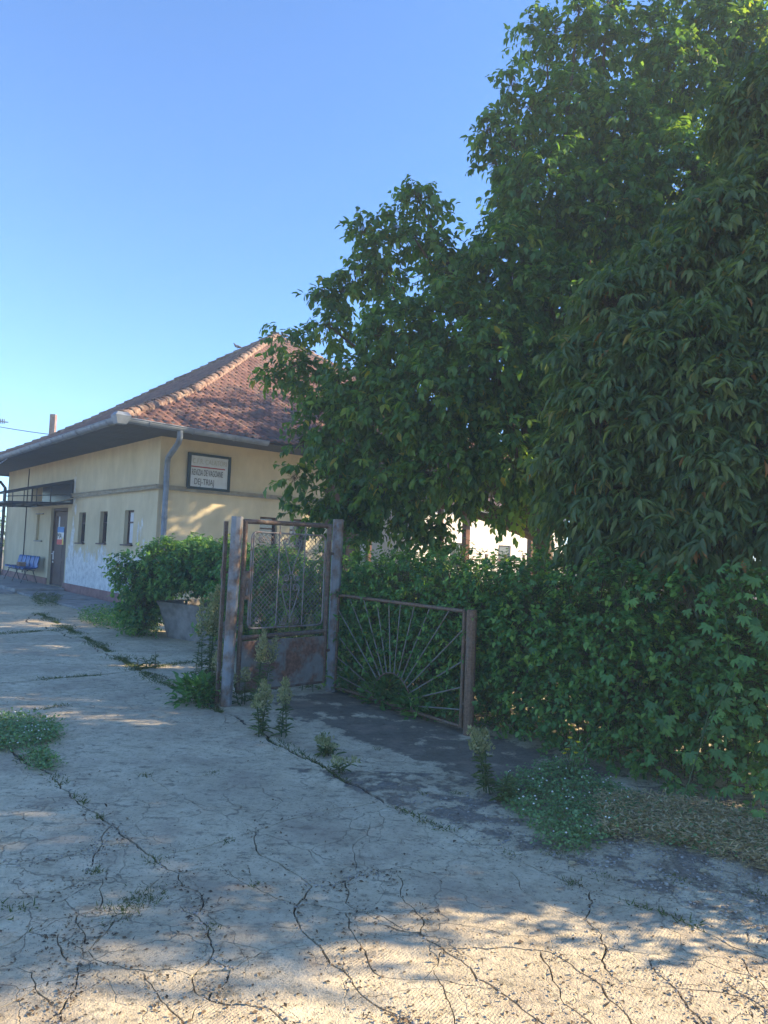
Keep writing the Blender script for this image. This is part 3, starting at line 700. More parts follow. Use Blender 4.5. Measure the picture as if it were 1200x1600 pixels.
# bench of blue shell seats
bz = .125
be = empty('waiting_bench', P3(9.6, -.3, bz)); tag(be, 'row of five blue moulded plastic seats on a steel frame left of the door', 'bench'); bpy.context.view_layer.update()
def WB(o, p=be): o.matrix_parent_inverse = p.matrix_world.inverted(); return o
for k in range(5):
    s = 8.55 + k * .49; prof = [(.60, .43), (.56, .445), (.40, .425), (.25, .43), (.19, .47), (.155, .60), (.125, .75), (.11, .83)]
    nx = 7; vs = []
    for (o_, z) in prof:
        for j in range(nx):
            t = j / (nx - 1) * 2 - 1; lift = .05 * t ** 4; f_ = .012 * (t * t); hw = .205 - (.03 if z > .8 else 0)
            vs.append(P3(s + t * hw, -(o_ + (f_ * 5 if z > .5 else 0)), bz + z + (lift if z < .5 else 0)))
    me = bpy.data.meshes.new('seat_shell'); me.from_pydata(vs, [], [(i * nx + j, i * nx + j + 1, (i + 1) * nx + j + 1, (i + 1) * nx + j) for i in range(7) for j in range(nx - 1)])
    me.polygons.foreach_set('use_smooth', [True] * len(me.polygons)); me.materials.append(MAT['blue']); me.update(); o = WB(link('seat_shell', me, be)); sm = o.modifiers.new('s', 'SOLIDIFY'); sm.thickness = .012
mb = MB(); mb.tube([P3(8.35, -.30, bz + .395), P3(10.75, -.30, bz + .395)], .018, 6); mb.tube([P3(8.35, -.48, bz + .395), P3(10.75, -.48, bz + .395)], .018, 6); WB(mb.build('frame', MAT['steel_dark'], be))
for s in (8.5, 9.55, 10.6):
    for (o0, o1) in ((.30, .16), (.48, .62)):
        mb = MB(); mb.tube([P3(s, -o0, bz + .395), P3(s + .03, -o1, bz + .005)], .013, 6); WB(mb.build('leg', MAT['steel_dark'], be))
mb = MB(); mb.box(P3(10.45, -.42, bz + .458), V * .16, U * .12, (0, 0, .005)); mb.box(P3(10.40, -.45, bz + .467), V * .15, (U * .12 + V * .03), (0, 0, .003)); tag(mb.build('newspaper', MAT['white']), 'folded white newspaper lying on the leftmost blue seat', 'newspaper')
mb = MB(); mb.box(P3(9.5, -.40, bz + .53), V * .16, U * .10, (0, 0, .085)); bg_ = mb.build('cardboard_box', MAT['card'], None, .01); tag(bg_, 'small brown cardboard box resting on the middle blue seats', 'box')
mb = MB(); mb.box(P3(9.5, -.40, bz + .618), V * .161, U * .02, (0, 0, .002)); mb.build('tape', MAT['white'], bg_)

# pigeons on the hip and apex
def pigeon(loc, rz, label):
    e = empty('pigeon', loc, rz); tag(e, label, 'bird')
    me = bpy.data.meshes.new('body'); vs = [(-.17, 0, .10), (-.09, 0, .115), (0, 0, .125), (.07, 0, .15), (.105, 0, .205), (.12, 0, .235), (.155, 0, .228)]
    me.from_pydata(vs, [(i, i + 1) for i in range(6)], []); me.materials.append(MAT['bird']); o = link('body', me, e)
    o.modifiers.new('k', 'SKIN'); sk = me.skin_vertices[0].data
    for i, r in enumerate((.016, .04, .058, .05, .028, .028, .006)): sk[i].radius = (r, r)
    sk[2].use_root = True; o.modifiers.new('s', 'SUBSURF').levels = 2; o.modifiers['s'].render_levels = 2
    mb = MB()
    for y in (-.02, .02): mb.tube([(0, y, .08), (.005, y, 0), (.03, y, 0)], .004, 4)
    mb.build('legs', MAT['bird'], e)
    mb = MB()
    for y in (-1, 1): mb.add([(.05, y * .055, .15), (.03, y * .062, .10), (-.16, y * .02, .10), (-.10, y * .03, .14)], [(0, 1, 2, 3)])
    mb.build('wings', MAT['bird'], e)
ap = C0 + (U + V) * 6.86 + Vector((0, 0, 9.28))
pigeon(C0 + (U + V) * 6.86 + (V - U) * -.25 + Vector((0, 0, 9.06)), rad(200), 'grey pigeon perched on the peak of the tiled roof')
hp = C0 + V * SZ + (U - V) * 5.9
pigeon(Vector((hp.x, hp.y, 8.62)), rad(190), 'grey pigeon perched on the far hip left of the roof peak')

# electric wire to the eave, overhead wires and pole beyond the roof
mb = MB(); a = P3(8.0, -1.3, 3.86); c_ = at(-30, 733, 15.5)
mb.tube([a.lerp(c_, t) - Vector((0, 0, .25 * t * (1 - t))) for t in [i / 10 for i in range(11)]], .012, 5); tag(mb.build('service_cable', MAT['white']), 'pale cable running from the eave out past the left edge', 'cable')
po1 = at(81, 690, 34); pole = MB(); pw = .10
pole.box((po1.x, po1.y, po1.z / 2 + .6), (.13, 0, 0), (0, .10, 0), (0, 0, po1.z / 2 + .72)); pe = pole.build('utility_pole', MAT['copperwood']); tag(pe, 'rusty brown pole standing up behind the roof at left', 'pole')
def wire(p, q, r, lab, sag=.5):
    mb = MB(); mb.tube([p.lerp(q, i / 14) - Vector((0, 0, sag * 4 * (i / 14) * (1 - i / 14))) for i in range(15)], r, 4); tag(mb.build('overhead_wire', MAT['rubber']), lab, 'wire', 'overhead wires behind the station roof')
wire(at(-120, 641, 45), at(260, 690, 45), .028, 'upper overhead wire passing behind the brown pole')
wire(at(-120, 682, 45), at(160, 714, 45), .02, 'middle overhead wire disappearing behind the left eave')
wire(at(-120, 693, 45), at(160, 715, 45), .02, 'lowest overhead wire just above the left eave')
mb = MB(); q = at(1, 658, 45)
for k in range(5): mb.tube([q + Vector((-.28 + k * .13, 0, -.16)), q + Vector((-.28 + k * .13, 0, .16))], .035, 6)
mb.tube([q + Vector((-.5, 0, .03)), q + Vector((.5, 0, -.06))], .04, 6); tag(mb.build('insulator', MAT['bird']), 'ribbed insulator on the upper overhead wire at the left edge', 'insulator')

# ------------------------------------------------------------------ sunlit house and yard fence seen below the tree
hh = Vector((3.6, 35.0, 0)); hu = U; hv = V
he = empty('whitewashed_house', hh); tag(he, 'sunlit whitewashed house glimpsed below the tree crown', 'house'); bpy.context.view_layer.update()
def WH_(o): o.matrix_parent_inverse = he.matrix_world.inverted(); return o
H3 = lambda a, d, z: hh + hu * a + hv * d + Vector((0, 0, z))
mb = MB(); wall_open(mb, H3(-3, 0, 0), hu, hv, 12, 0, 4.0, .3, [(2.6, 3.5, .9, 2.1), (6.2, 7.2, .9, 2.1), (9, 10, .9, 2.1)]); mb.box(H3(-2.85, 3.0, 2.), hu * .15, hv * 2.69, (0, 0, 2.)); mb.box(H3(8.85, 3.0, 2.), hu * .15, hv * 2.69, (0, 0, 2.)); WH_(mb.build('wall', MAT['sunhouse'], he))
mb = MB(); mb.add([H3(-3.5, -.5, 3.95), H3(9.5, -.5, 3.95), H3(9.5, 3, 6), H3(-3.5, 3, 6), H3(9.5, 6.5, 3.95), H3(-3.5, 6.5, 3.95)], [(0, 1, 2, 3), (3, 2, 4, 5)]); WH_(mb.build('roof', MAT['tile'], he))
for a in (.05, 3.7, 6.5):
    mb = MB(); mb.box(H3(a, .1, 1.5), hu * .44, hv * .03, (0, 0, .6)); wn = WH_(mb.build('window', MAT['wood'], he))
    mb = MB(); mb.box(H3(a, .06, 1.5), hu * .37, hv * .012, (0, 0, .52)); mb.build('pane', MAT['glass'], wn)
fe = empty('wire_fence', H3(0, -3.5, 0)); tag(fe, 'brown post and rail fence in front of the sunlit house', 'fence'); bpy.context.view_layer.update()
for k in range(9):
    mb = MB(); mb.box(H3(-3 + k * 1.3, -3.5, .8), hu * .05, hv * .05, (0, 0, .8)); o = mb.build('post', MAT['brownpost'], fe); o.matrix_parent_inverse = fe.matrix_world.inverted()
for z in (.5, 1.35):
    mb = MB(); mb.box(H3(2.2, -3.56, z), hu * 5.3, hv * .012, (0, 0, .03)); o = mb.build('rail', MAT['brownpost'], fe); o.matrix_parent_inverse = fe.matrix_world.inverted()

# ------------------------------------------------------------------ gate
PL = Vector((-1.45, 6.94, 0)); PR = Vector((-.5, 7.85, 0)); PF = Vector((.80, 6.21, 0))
def post(name, p, r, h, lean, lab, sides=8, mat='post'):
    mb = MB(); top = Vector((p.x + lean[0], p.y + lean[1], h)); mb.tube([(p.x, p.y, -.1), p.lerp(top, .5), top], r, sides); mb.sm = [False] * len(mb.sm)
    o = mb.build(name, MAT[mat], None, .004); tag(o, lab, 'post'); return o
post('gate_post', PL, .058, 1.83, (.02, 0), 'leaning steel gate post with flaking blue paint at left of gate')
post('gate_post', PR, .060, 1.88, (.0, 0), 'blue grey steel gate post between the gate and the low fence panel')
gd = (PR - PL); gl = gd.length; gd.normalize(); gang = math.atan2(gd.y, gd.x)
ga = empty('metal_gate', PL + gd * .10 + Vector((0, 0, 0)), gang); tag(ga, 'rusty closed metal gate with chain link mesh and scrollwork', 'gate')
GW = gl - .20
def lb(): return MB()
mb = lb(); 
mb.tube([(0.0, 0, 1.79), (GW, 0, 1.80)], .024, 8); mb.tube([(.02, 0, .12), (.02, 0, 1.79)], .024, 8); mb.tube([(GW - .02, 0, .12), (GW - .02, 0, 1.79)], .026, 8)
mb.tube([(.02, 0, .64), (GW - .02, 0, .66)], .024, 8); mb.tube([(.02, 0, .12), (GW - .02, 0, .12)], .02, 8); mb.build('frame', MAT['rusty'], ga)
mb = lb(); mb.box((GW / 2, -.012, .37), (GW / 2 - .03, 0, 0), (0, .004, 0), (0, 0, .24)); mb.box((GW / 2, -.02, .37), (.012, 0, 0), (0, .006, 0), (0, 0, .235)); mb.build('sheet_panel', MAT['sheet'], ga)
# inner rounded frame
def rrect(x0, x1, z0, z1, r, y=0.):
    pts = []
    for (cx, cz, a0) in ((x1 - r, z1 - r, 0), (x0 + r, z1 - r, 90), (x0 + r, z0 + r, 180), (x1 - r, z0 + r, 270)):
        for k in range(6): an = rad(a0 + 18 * k); pts.append((cx + r * math.cos(an), y, cz + r * math.sin(an)))
    return pts
x0, x1, z0, z1 = .10, GW - .075, .73, 1.69
mb = lb(); mb.tube(rrect(x0, x1, z0, z1, .06, -.005), .010, 6, closed=True); mb.build('inner_frame', MAT['chain'], ga)
xa, xb = x0 + .33, x0 + .66
for x in (xa, xb):
    mb = lb(); mb.tube([(x, -.012, z0), (x, -.012, z1 + .10)], .007, 6); mb.build('bar', MAT['chain'], ga)
mb = lb(); mb.tube([((xa + xb) / 2, -.012, z1), ((xa + xb) / 2, -.012, 1.79)], .007, 5); mb.build('bar', MAT['chain'], ga)
mb = lb(); mb.tube([(x0 + .02, -.012, z0 + .02), (x0 + .02, -.012, z1)], .008, 5); mb.build('bar', MAT['chain'], ga)
# chain link
mb = lb(); p_ = .052; xx0, xx1 = x0 + .01, x1 - .01
for sgn in (1, -1):
    k = -int((z1 - z0) / p_) - 2
    while True:
        xs = xx0 + k * p_ if sgn > 0 else xx0 + k * p_
        if xs > xx1: break
        # line from (xs, z0) rising 45deg
        a = (xs, z0 + .01); c_ = (xs + (z1 - z0), z1 - .01)
        if sgn < 0: a, c_ = (xs, z1 - .01), (xs + (z1 - z0), z0 + .01)
        t0 = max(0, (xx0 - a[0]) / (c_[0] - a[0])); t1 = min(1, (xx1 - a[0]) / (c_[0] - a[0]))
        if t1 > t0 + .02:
            pts = []
            nseg = max(2, int((t1 - t0) * 40))
            for i in range(nseg + 1):
                t = t0 + (t1 - t0) * i / nseg; pts.append((a[0] + (c_[0] - a[0]) * t, .012 + .004 * sgn, a[1] + (c_[1] - a[1]) * t + .002 * math.sin(i * 2.1 + k)))
            mb.tube(pts, .0027, 4)
        k += 1
tag(mb.build('wire_mesh', MAT['chain'], ga), kind='stuff')
def spiral(cx, cz, r0, a0, turns, sgn=1, n=22):
    return [(cx + r0 * (1 - .75 * k / n) * math.cos(a0 + sgn * turns * 2 * math.pi * k / n), -.016, cz + r0 * (1 - .75 * k / n) * math.sin(a0 + sgn * turns * 2 * math.pi * k / n)) for k in range(n + 1)]
xm = (xa + xb) / 2
def scroll(pts): mb = lb(); mb.tube(pts, .0065, 5); mb.build('scroll', MAT['chain'], ga)
for sg_ in (-1, 1):
    R_ = .042
    def sweep(zt, ztarget, side, r=R_, cxo=.055):
        cx = xm + side * cxo
        sp = spiral(cx, zt, r, 0 if side > 0 else math.pi, 1.25, -1 if (side > 0) == (zt > ztarget) and False else (1 if side > 0 else -1))
        return sp
    cx = xm + sg_ * .075
    # top scroll sweeping down to the middle
    sp = spiral(cx, 1.60, .045, math.pi if sg_ < 0 else 0, 1.3, -1 if sg_ < 0 else 1)
    tail = [(xm + sg_ * (.12 - .11 * (t ** .8)), -.016, 1.60 - .33 * t) for t in [i / 8 for i in range(1, 9)]]
    scroll(list(reversed(sp)) + tail)
    sp = spiral(cx - sg_ * .01, 1.24, .042, math.pi if sg_ < 0 else 0, 1.3, 1 if sg_ < 0 else -1)
    scroll(list(reversed(sp)) + [(xm + sg_ * (.107 + .0 * t), -.016, 1.24 - .0 * t) for t in (0,)])
    sp = spiral(cx - sg_ * .01, 1.13, .045, math.pi if sg_ < 0 else 0, 1.3, -1 if sg_ < 0 else 1)
    tail = [(xm + sg_ * (.11 - .10 * (t ** 1.3)), -.016, 1.13 - .30 * t) for t in [i / 8 for i in range(1, 9)]]
    scroll(list(reversed(sp)) + tail)
    sp = spiral(cx, .79, .045, math.pi if sg_ < 0 else 0, 1.3, 1 if sg_ < 0 else -1); scroll(list(reversed(sp)))
    for xx in (x0 + .10,): 
        sp = spiral(xx + (0 if sg_ < 0 else .0), 1.61 if sg_ < 0 else .80, .035, 0, 1.3, 1); scroll(sp)
mb = lb(); mb.tube([(xm, -.016, 1.24), (xm, -.016, .78)], .006, 5); mb.build('bar', MAT['chain'], ga)
mb = lb(); mb.box((.055, -.005, 1.16), (.035, 0, 0), (0, .02, 0), (0, 0, .14)); lk = mb.build('lock_box', MAT['rusty'], ga, .004)
mb = lb(); mb.box((.055, -.03, 1.13), (.011, 0, 0), (0, .005, 0), (0, 0, .07)); mb.build('lock_plate', MAT['post'], lk)
mb = lb()
for z in (.45, 1.5): mb.tube([(GW + .0, 0, z), (GW + .06, 0, z)], .018, 6)
mb.build('hinge', MAT['rusty'], ga)
# parked second leaf edge behind the left post
nb_ = Vector((-gd.y, gd.x, 0))
s2 = empty('side_stile', PL - gd * .045 + nb_ * .09, gang); tag(s2, 'thin rusty flat bar with hinge fixed behind the left gate post', 'metal bar')
mb = lb(); mb.box((0, 0, .9), (.018, 0, 0), (0, .012, 0), (0, 0, .88)); mb.build('bar', MAT['rusty'], s2)
mb = lb(); mb.tube([(-.022, -.01, 1.22), (-.022, -.01, 1.34)], .016, 6); mb.tube([(0, 0, 1.28), (.06, 0, 1.28)], .012, 5); mb.build('hinge', MAT['rusty'], s2)
mb = lb(); mb.box((.135, -.03, 1.05), (.010, 0, 0), (0, .008, 0), (0, 0, .22)); mb.build('latch_strip', MAT['post'], s2)

# ------------------------------------------------------------------ sunburst fence panel
post('fence_post', PF, .047, 1.07, (.0, 0), 'short rust brown steel post at the right end of the sunburst panel', 10, 'rusty2')
fa = PR + (PF - PR).normalized() * .07; fb = PF - (PF - PR).normalized() * .09; fd = fb - fa; fl = fd.length; fd.normalize()
fp = empty('sunburst_fence', fa, math.atan2(fd.y, fd.x)); tag(fp, 'low wrought iron fence panel with sunburst rods in front of hedge', 'fence panel')
ZT = 1.05; mb = lb()
mb.tube([(0, 0, ZT), (fl, 0, ZT)], .017, 8); mb.tube([(0, 0, .06), (0, 0, ZT)], .014, 6); mb.tube([(fl, 0, .04), (fl, 0, ZT)], .018, 8); mb.tube([(0, 0, .06), (fl, 0, .05)], .016, 6)
mb.tube([(fl, 0, .25), (fl + .08, 0, .25)], .012, 5); mb.tube([(fl, 0, .8), (fl + .08, 0, .8)], .012, 5); mb.build('frame', MAT['rusty2'], fp)
xc, rr = fl * .50, .30; mb = lb(); mb.tube([(xc + rr * math.cos(rad(a)), 0, .06 + rr * math.sin(rad(a))) for a in range(0, 181, 12)], .008, 6); mb.build('arc', MAT['rusty2'], fp)
for k in range(16):
    an = rad(8 + 164 * k / 15); c_, s_n = math.cos(an), math.sin(an)
    t = min((ZT - .06) / s_n, ((fl - xc) if c_ > 0 else xc) / max(1e-6, abs(c_)))
    mb = lb(); mb.tube([(xc + rr * c_, 0, .06 + rr * s_n), (xc + t * c_, random.uniform(-.006, .006), .06 + t * s_n)], .0069, 5); mb.build('rod', MAT['rod'], fp)

# ------------------------------------------------------------------ planter
pa = gr(252, 995); pb = gr(345, 1010); pdx = (pb - pa).normalized(); pdy = Vector((-pdx.y, pdx.x, 0)); plen = 2.3
pe_ = empty('concrete_planter', pa + pdx * plen / 2 + pdy * .45, math.atan2(pdx.y, pdx.x)); tag(pe_, 'long flared concrete planter trough half buried under the bush', 'planter')
mb = lb(); lv = []
for z, hx, hy in ((-.02, plen / 2 - .02, .40), (.06, plen / 2, .42), (.50, plen / 2 + .12, .50), (.58, plen / 2 + .16, .54), (.58, plen / 2 + .08, .46), (.45, plen / 2 + .02, .42)):
    ring = []
    for (sx, sy, a0) in ((1, 1, 0), (-1, 1, 90), (-1, -1, 180), (1, -1, 270)):
        for k in range(4): an = rad(a0 + 30 * k); ring.append((sx * (hx - .12) + .12 * math.cos(an), sy * (hy - .12) + .12 * math.sin(an), z))
    lv.append(ring)
n = 16; vs = [p for r_ in lv for p in r_]; fs = [(i * n + k, i * n + (k + 1) % n, (i + 1) * n + (k + 1) % n, (i + 1) * n + k) for i in range(5) for k in range(n)] + [tuple(range(5 * n, 6 * n))]
mb.add(vs, fs); mb.build('trough', MAT['planter'], pe_)

# ------------------------------------------------------------------ foliage
def nrm(a): return a / np.maximum(1e-9, np.linalg.norm(a, axis=-1, keepdims=True))
TB = (np.array([(0, 0, 0), (.36, .5, .06), (.36, -.5, .06), (.40, 0, -.02), (.78, .28, -.04), (.78, -.28, -.04), (1, 0, -.22)]),
      np.array([(0, 3, 1), (0, 2, 3), (1, 3, 4), (3, 2, 5), (3, 6, 4), (3, 5, 6)]))
TS = (np.array([(0, 0, 0), (.42, .5, .08), (.42, -.5, .08), (1, 0, -.06)]), np.array([(0, 3, 1), (0, 2, 3)]))
def leaf_verts(P, D, N, L, Wd, T):
    S = nrm(np.cross(N, D)); N2 = np.cross(D, S); t = T[0]
    return (P[:, None] + D[:, None] * (t[None, :, 0, None] * L[:, None, None]) + S[:, None] * (t[None, :, 1, None] * Wd[:, None, None]) + N2[:, None] * (t[None, :, 2, None] * L[:, None, None]))
def leaf_mesh(name, P, D, N, L, Wd, tint, mat, T):
    VV = leaf_verts(P, D, N, L, Wd, T); n, k = VV.shape[:2]
    F = (T[1][None] + (np.arange(n) * k)[:, None, None]).reshape(-1, 3)
    return np_mesh(name, VV.reshape(-1, 3), F, mat, np.repeat(tint, len(T[1])))
def sprays(C, O, tl, k, L, Wd, droop=.5, sag=.15, spread=.9, up=.0, tint_mu=.45):
    """C spray roots, O outward dirs; k leaves along each twig"""
    m = len(C); T = nrm(O + rng.normal(0, .45, (m, 3)) + np.array([0, 0, up])); tlen = tl * rng.uniform(.6, 1.2, m)
    s = (np.arange(k) + 1) / k; s = .25 + .75 * s
    P = C[:, None] + T[:, None] * (tlen[:, None] * s)[..., None]; P[..., 2] -= (sag * tlen[:, None] * s ** 2)
    R = rng.normal(0, 1, (m, k, 3)); R -= (R * T[:, None]).sum(-1, keepdims=True) * T[:, None]; R = nrm(R)
    D = T[:, None] * .45 + R * spread; D[..., 2] -= droop; D = nrm(D)
    N = rng.normal(0, .35, (m, k, 3)); N[..., 2] += 1; N += T[:, None] * .25; N -= (N * D).sum(-1, keepdims=True) * D; N = nrm(N)
    n = m * k; st_ = np.clip(rng.normal(tint_mu, .21, m)[:, None] + rng.normal(0, .09, (m, k)) + .10 * (s - .6), 0, .95)
    st_[rng.random((m, k)) > .993] = 1.
    Ls = L * rng.uniform(.65, 1.2, n); return P.reshape(-1, 3), D.reshape(-1, 3), N.reshape(-1, 3), Ls, Ls / L * Wd, st_.ravel(), (C, T, tlen)
def blob_points(blobs, n, inner=.45, cut=None):
    bl = np.array(blobs, float); wts = ((bl[:, 3] + .10) ** 2); wts /= wts.sum(); idx = rng.choice(len(bl), n, p=wts)
    d = nrm(rng.normal(0, 1, (n, 3))); rr_ = inner + (1 - inner) * rng.random(n) ** .6
    rad3 = bl[idx, 3:6] if bl.shape[1] >= 6 else np.repeat(bl[idx, 3:4], 3, 1)
    lump = 1 + .12 * np.sin(d[:, 0] * 5 + idx) * np.cos(d[:, 2] * 4 + idx * 2)
    return bl[idx, :3] + d * rad3 * (rr_ * lump)[:, None], d
def crown(owner, mat, blobs, n, tl, k, L, Wd, parts=120, T=TB, name='crown', **kw):
    C, O = blob_points(blobs, n, kw.pop('inner', .45)); flt = kw.pop('flt', None)
    if flt is not None: kp = flt(C); C, O = C[kp], O[kp]
    P, D, N, Ls, Ws, tn, tw_ = sprays(C, O, tl, k, L, Wd, **kw)
    M_ = np.ones(len(P), bool); zmin = P[:, 2] > .0; M_ &= zmin
    loc = np.array(owner.location) if owner else np.zeros(3)
    if parts:
        size = Ls / np.linalg.norm(P - np.array([0, 0, EYE]), axis=1)
        # leaves on the camera side show largest: take the outermost in view direction
        vd = nrm(P - np.array([0, 0, EYE])); px = vd[:, 0] / vd[:, 1]; pz_ = (vd[:, 2]) / vd[:, 1]
        ok = M_ & (np.abs(px) < .52) & (pz_ < .72) & (pz_ > -.5)
        key = np.round(px / .03) * 1000 + np.round(pz_ / .03); order = np.lexsort((-size, key)); seen = set(); pick = []
        for i in order:
            if ok[i] and key[i] not in seen: seen.add(key[i]); pick.append(i)
        pick = sorted(pick, key=lambda i: -size[i])[:parts]
        VV = leaf_verts(P[pick], D[pick], N[pick], Ls[pick], Ws[pick], T)
        for j, i in enumerate(pick):
            me = np_mesh('leaf', VV[j] - P[i], T[1], mat, np.full(len(T[1]), tn[i])); link('leaf', me, owner, P[i] - loc)
        M_[pick] = False
    me = leaf_mesh(name, P[M_] - loc, D[M_], N[M_], Ls[M_], Ws[M_], tn[M_], mat, T)
    o = link(name, me, owner); o['kind'] = 'stuff'
    # twigs: three-sided slivers
    Ct, Tt, tt = tw_; m = min(len(Ct), 9000); Ct, Tt, tt = Ct[:m] - loc, Tt[:m], tt[:m]; w_ = .0035
    E = Ct + Tt * tt[:, None] - np.array([0, 0, 1]) * (.15 * tt)[:, None]; B_ = Ct - Tt * .12
    s1 = nrm(np.cross(Tt, [0, 0, 1.])) * w_; s2_ = nrm(np.cross(Tt, s1)) * w_
    VV = np.stack([B_ + s1, B_ - s1, B_ + s2_, E], 1); F = np.array([(0, 1, 3), (1, 2, 3), (2, 0, 3)])
    me = np_mesh('twigs', VV.reshape(-1, 3), (F[None] + (np.arange(m) * 4)[:, None, None]).reshape(-1, 3), MAT['twig']); o = link('twigs', me, owner); o['kind'] = 'stuff'
def pb(px, py, dep, rpx, sy=1., reach=.20):    # crown lobe: its twigs reach further out than its radius
    p = at(px, py, dep); r = max(.07, rpx / FPX * dep - reach); return (p.x, p.y, p.z, r, r, r * sy)
def limbs(owner, base, h, r0, targets):
    loc = Vector(owner.location); fork = Vector(base) + Vector((0, 0, h))
    mb = MB(); mb.tube([Vector(base) - loc - Vector((0, 0, .1)), Vector(base) - loc + Vector((.03, .02, h * .4)), fork - loc], [r0 * 1.3, r0, r0 * .85], 9); mb.build('trunk', MAT['bark'], owner)
    for t in targets:
        t = Vector(t[:3]); mid = fork.lerp(t, .5) + Vector((random.uniform(-.2, .2), random.uniform(-.2, .2), .25)); mb = MB()
        mb.tube([fork - loc - Vector((0, 0, .1)), fork.lerp(mid, .5) - loc, mid - loc, mid.lerp(t, .5) - loc + Vector((0, 0, .05)), t - loc], [r0 * .5, r0 * .42, r0 * .3, r0 * .2, r0 * .08], 6); mb.build('branch', MAT['bark'], owner)

# broad-leaved tree (behind the hedge)
BA = [pb(*q) for q in [
 (488, 592, 9.6, 42), (458, 570, 9.5, 26), (515, 510, 9.4, 42), (535, 455, 9.4, 36), (505, 455, 9.4, 14), (598, 425, 9.3, 42), (562, 425, 9.3, 16), (568, 358, 9.3, 17), (590, 380, 9.3, 17), (650, 305, 9.2, 20), (676, 312, 9.2, 16), (646, 370, 9.2, 36), (690, 385, 9.2, 30), (615, 350, 9.2, 10), (772, 255, 9.2, 16), (765, 200, 9.2, 13), (800, 130, 9.2, 14), (838, 30, 9.3, 18), (825, 62, 9.3, 16), (870, 45, 9.3, 20), (905, 15, 9.3, 18), (430, 590, 9.5, 12), (440, 525, 9.5, 10),
 (705, 425, 9.2, 46), (792, 325, 9.2, 42), (745, 400, 9.2, 26), (805, 225, 9.2, 42), (828, 165, 9.3, 34), (855, 100, 9.4, 38), (930, 75, 9.5, 56), (950, 0, 9.6, 36), (1010, 45, 9.6, 48), (890, 180, 9.3, 70), (960, 200, 9.3, 80),
 (1050, 120, 9.4, 80), (1120, 50, 9.6, 60), (1180, 130, 9.6, 70), (1075, -10, 9.6, 34), (1150, -20, 9.6, 60), (1200, 50, 9.5, 60), (1235, 110, 9.4, 60),  (850, 300, 9.0, 90), (950, 330, 8.9, 90), (1060, 280, 8.9, 100), (1180, 260, 8.9, 100), (800, 420, 8.8, 90), (700, 500, 8.8, 80), (620, 520, 8.9, 70),
 (560, 600, 9.0, 60), (500, 650, 9.2, 45), (470, 690, 9.2, 34), (460, 745, 9.2, 22), (540, 690, 9.0, 55), (480, 800, 9.3, 24), (600, 640, 8.8, 80), (680, 620, 8.4, 90), (780, 560, 8.4, 90), (880, 470, 8.6, 90), (980, 480, 8.6, 90),
 (900, 600, 8.6, 90), (800, 690, 8.3, 80), (700, 720, 8.5, 75), (600, 740, 8.8, 60), (545, 780, 9.2, 40), (520, 805, 9.3, 40), (600, 800, 9.1, 40), (535, 745, 9.2, 40), (570, 835, 9.2, 30), (560, 815, 9.2, 24), (640, 775, 8.8, 34), (730, 765, 8.6, 40), (820, 760, 8.6, 42), (880, 740, 8.6, 60), (765, 830, 9., 17), (790, 815, 9., 17), (735, 820, 9., 15), (815, 825, 8.8, 16), (672, 815, 9., 26), (650, 840, 9., 26), (690, 845, 9., 26), (640, 812, 9., 22), (715, 835, 9., 20), (800, 800, 8.8, 30), (845, 830, 8.8, 20), (860, 790, 8.7, 34), (1000, 650, 9, 100), (1100, 500, 9, 110), (1240, 400, 9, 90), (1220, 200, 9.6, 60), (1200, 620, 9, 110)]]
ta = empty('broad_leaf_tree', (2.3, 10.2, 0)); tag(ta, 'large dark green broad leaved tree filling the sky behind the hedge', 'tree')
bpy.context.view_layer.update()
BAin = [(2.2, 10.6, 5.0, 2.2, 1.6, 1.9), (3.8, 10.8, 6.2, 2.4, 1.8, 2.4), (4.6, 11.0, 8.0, 2.2, 1.8, 2.2), (.6, 10.4, 3.7, 1.5, 1.0, 1.2)]
limbs(ta, (2.3, 10.2, 0), 1.9, .16, [BA[i] for i in (0, 2, 5, 9, 11, 15, 20, 24, 25, 26, 28, 30, 33, 38, 42, 46, 50, 53)] + [(3.8, 10.6, 7.), (4.6, 10.8, 9.)])
crown(ta, MAT['leafA'], BA, 10600, .29, 8, .113, .061, parts=280, droop=.75, sag=.25, up=.15, inner=.35, flt=lambda C: (C[:, 2] > np.where(C[:, 0] > .8, 2.0, 1.62)) | (C[:, 0] < .0) | (C[:, 0] > 2.15))
crown(ta, MAT['leafA'], BAin, 1300, .5, 8, .19, .095, parts=0, T=TS, droop=.7, inner=.2, name='inner_crown')
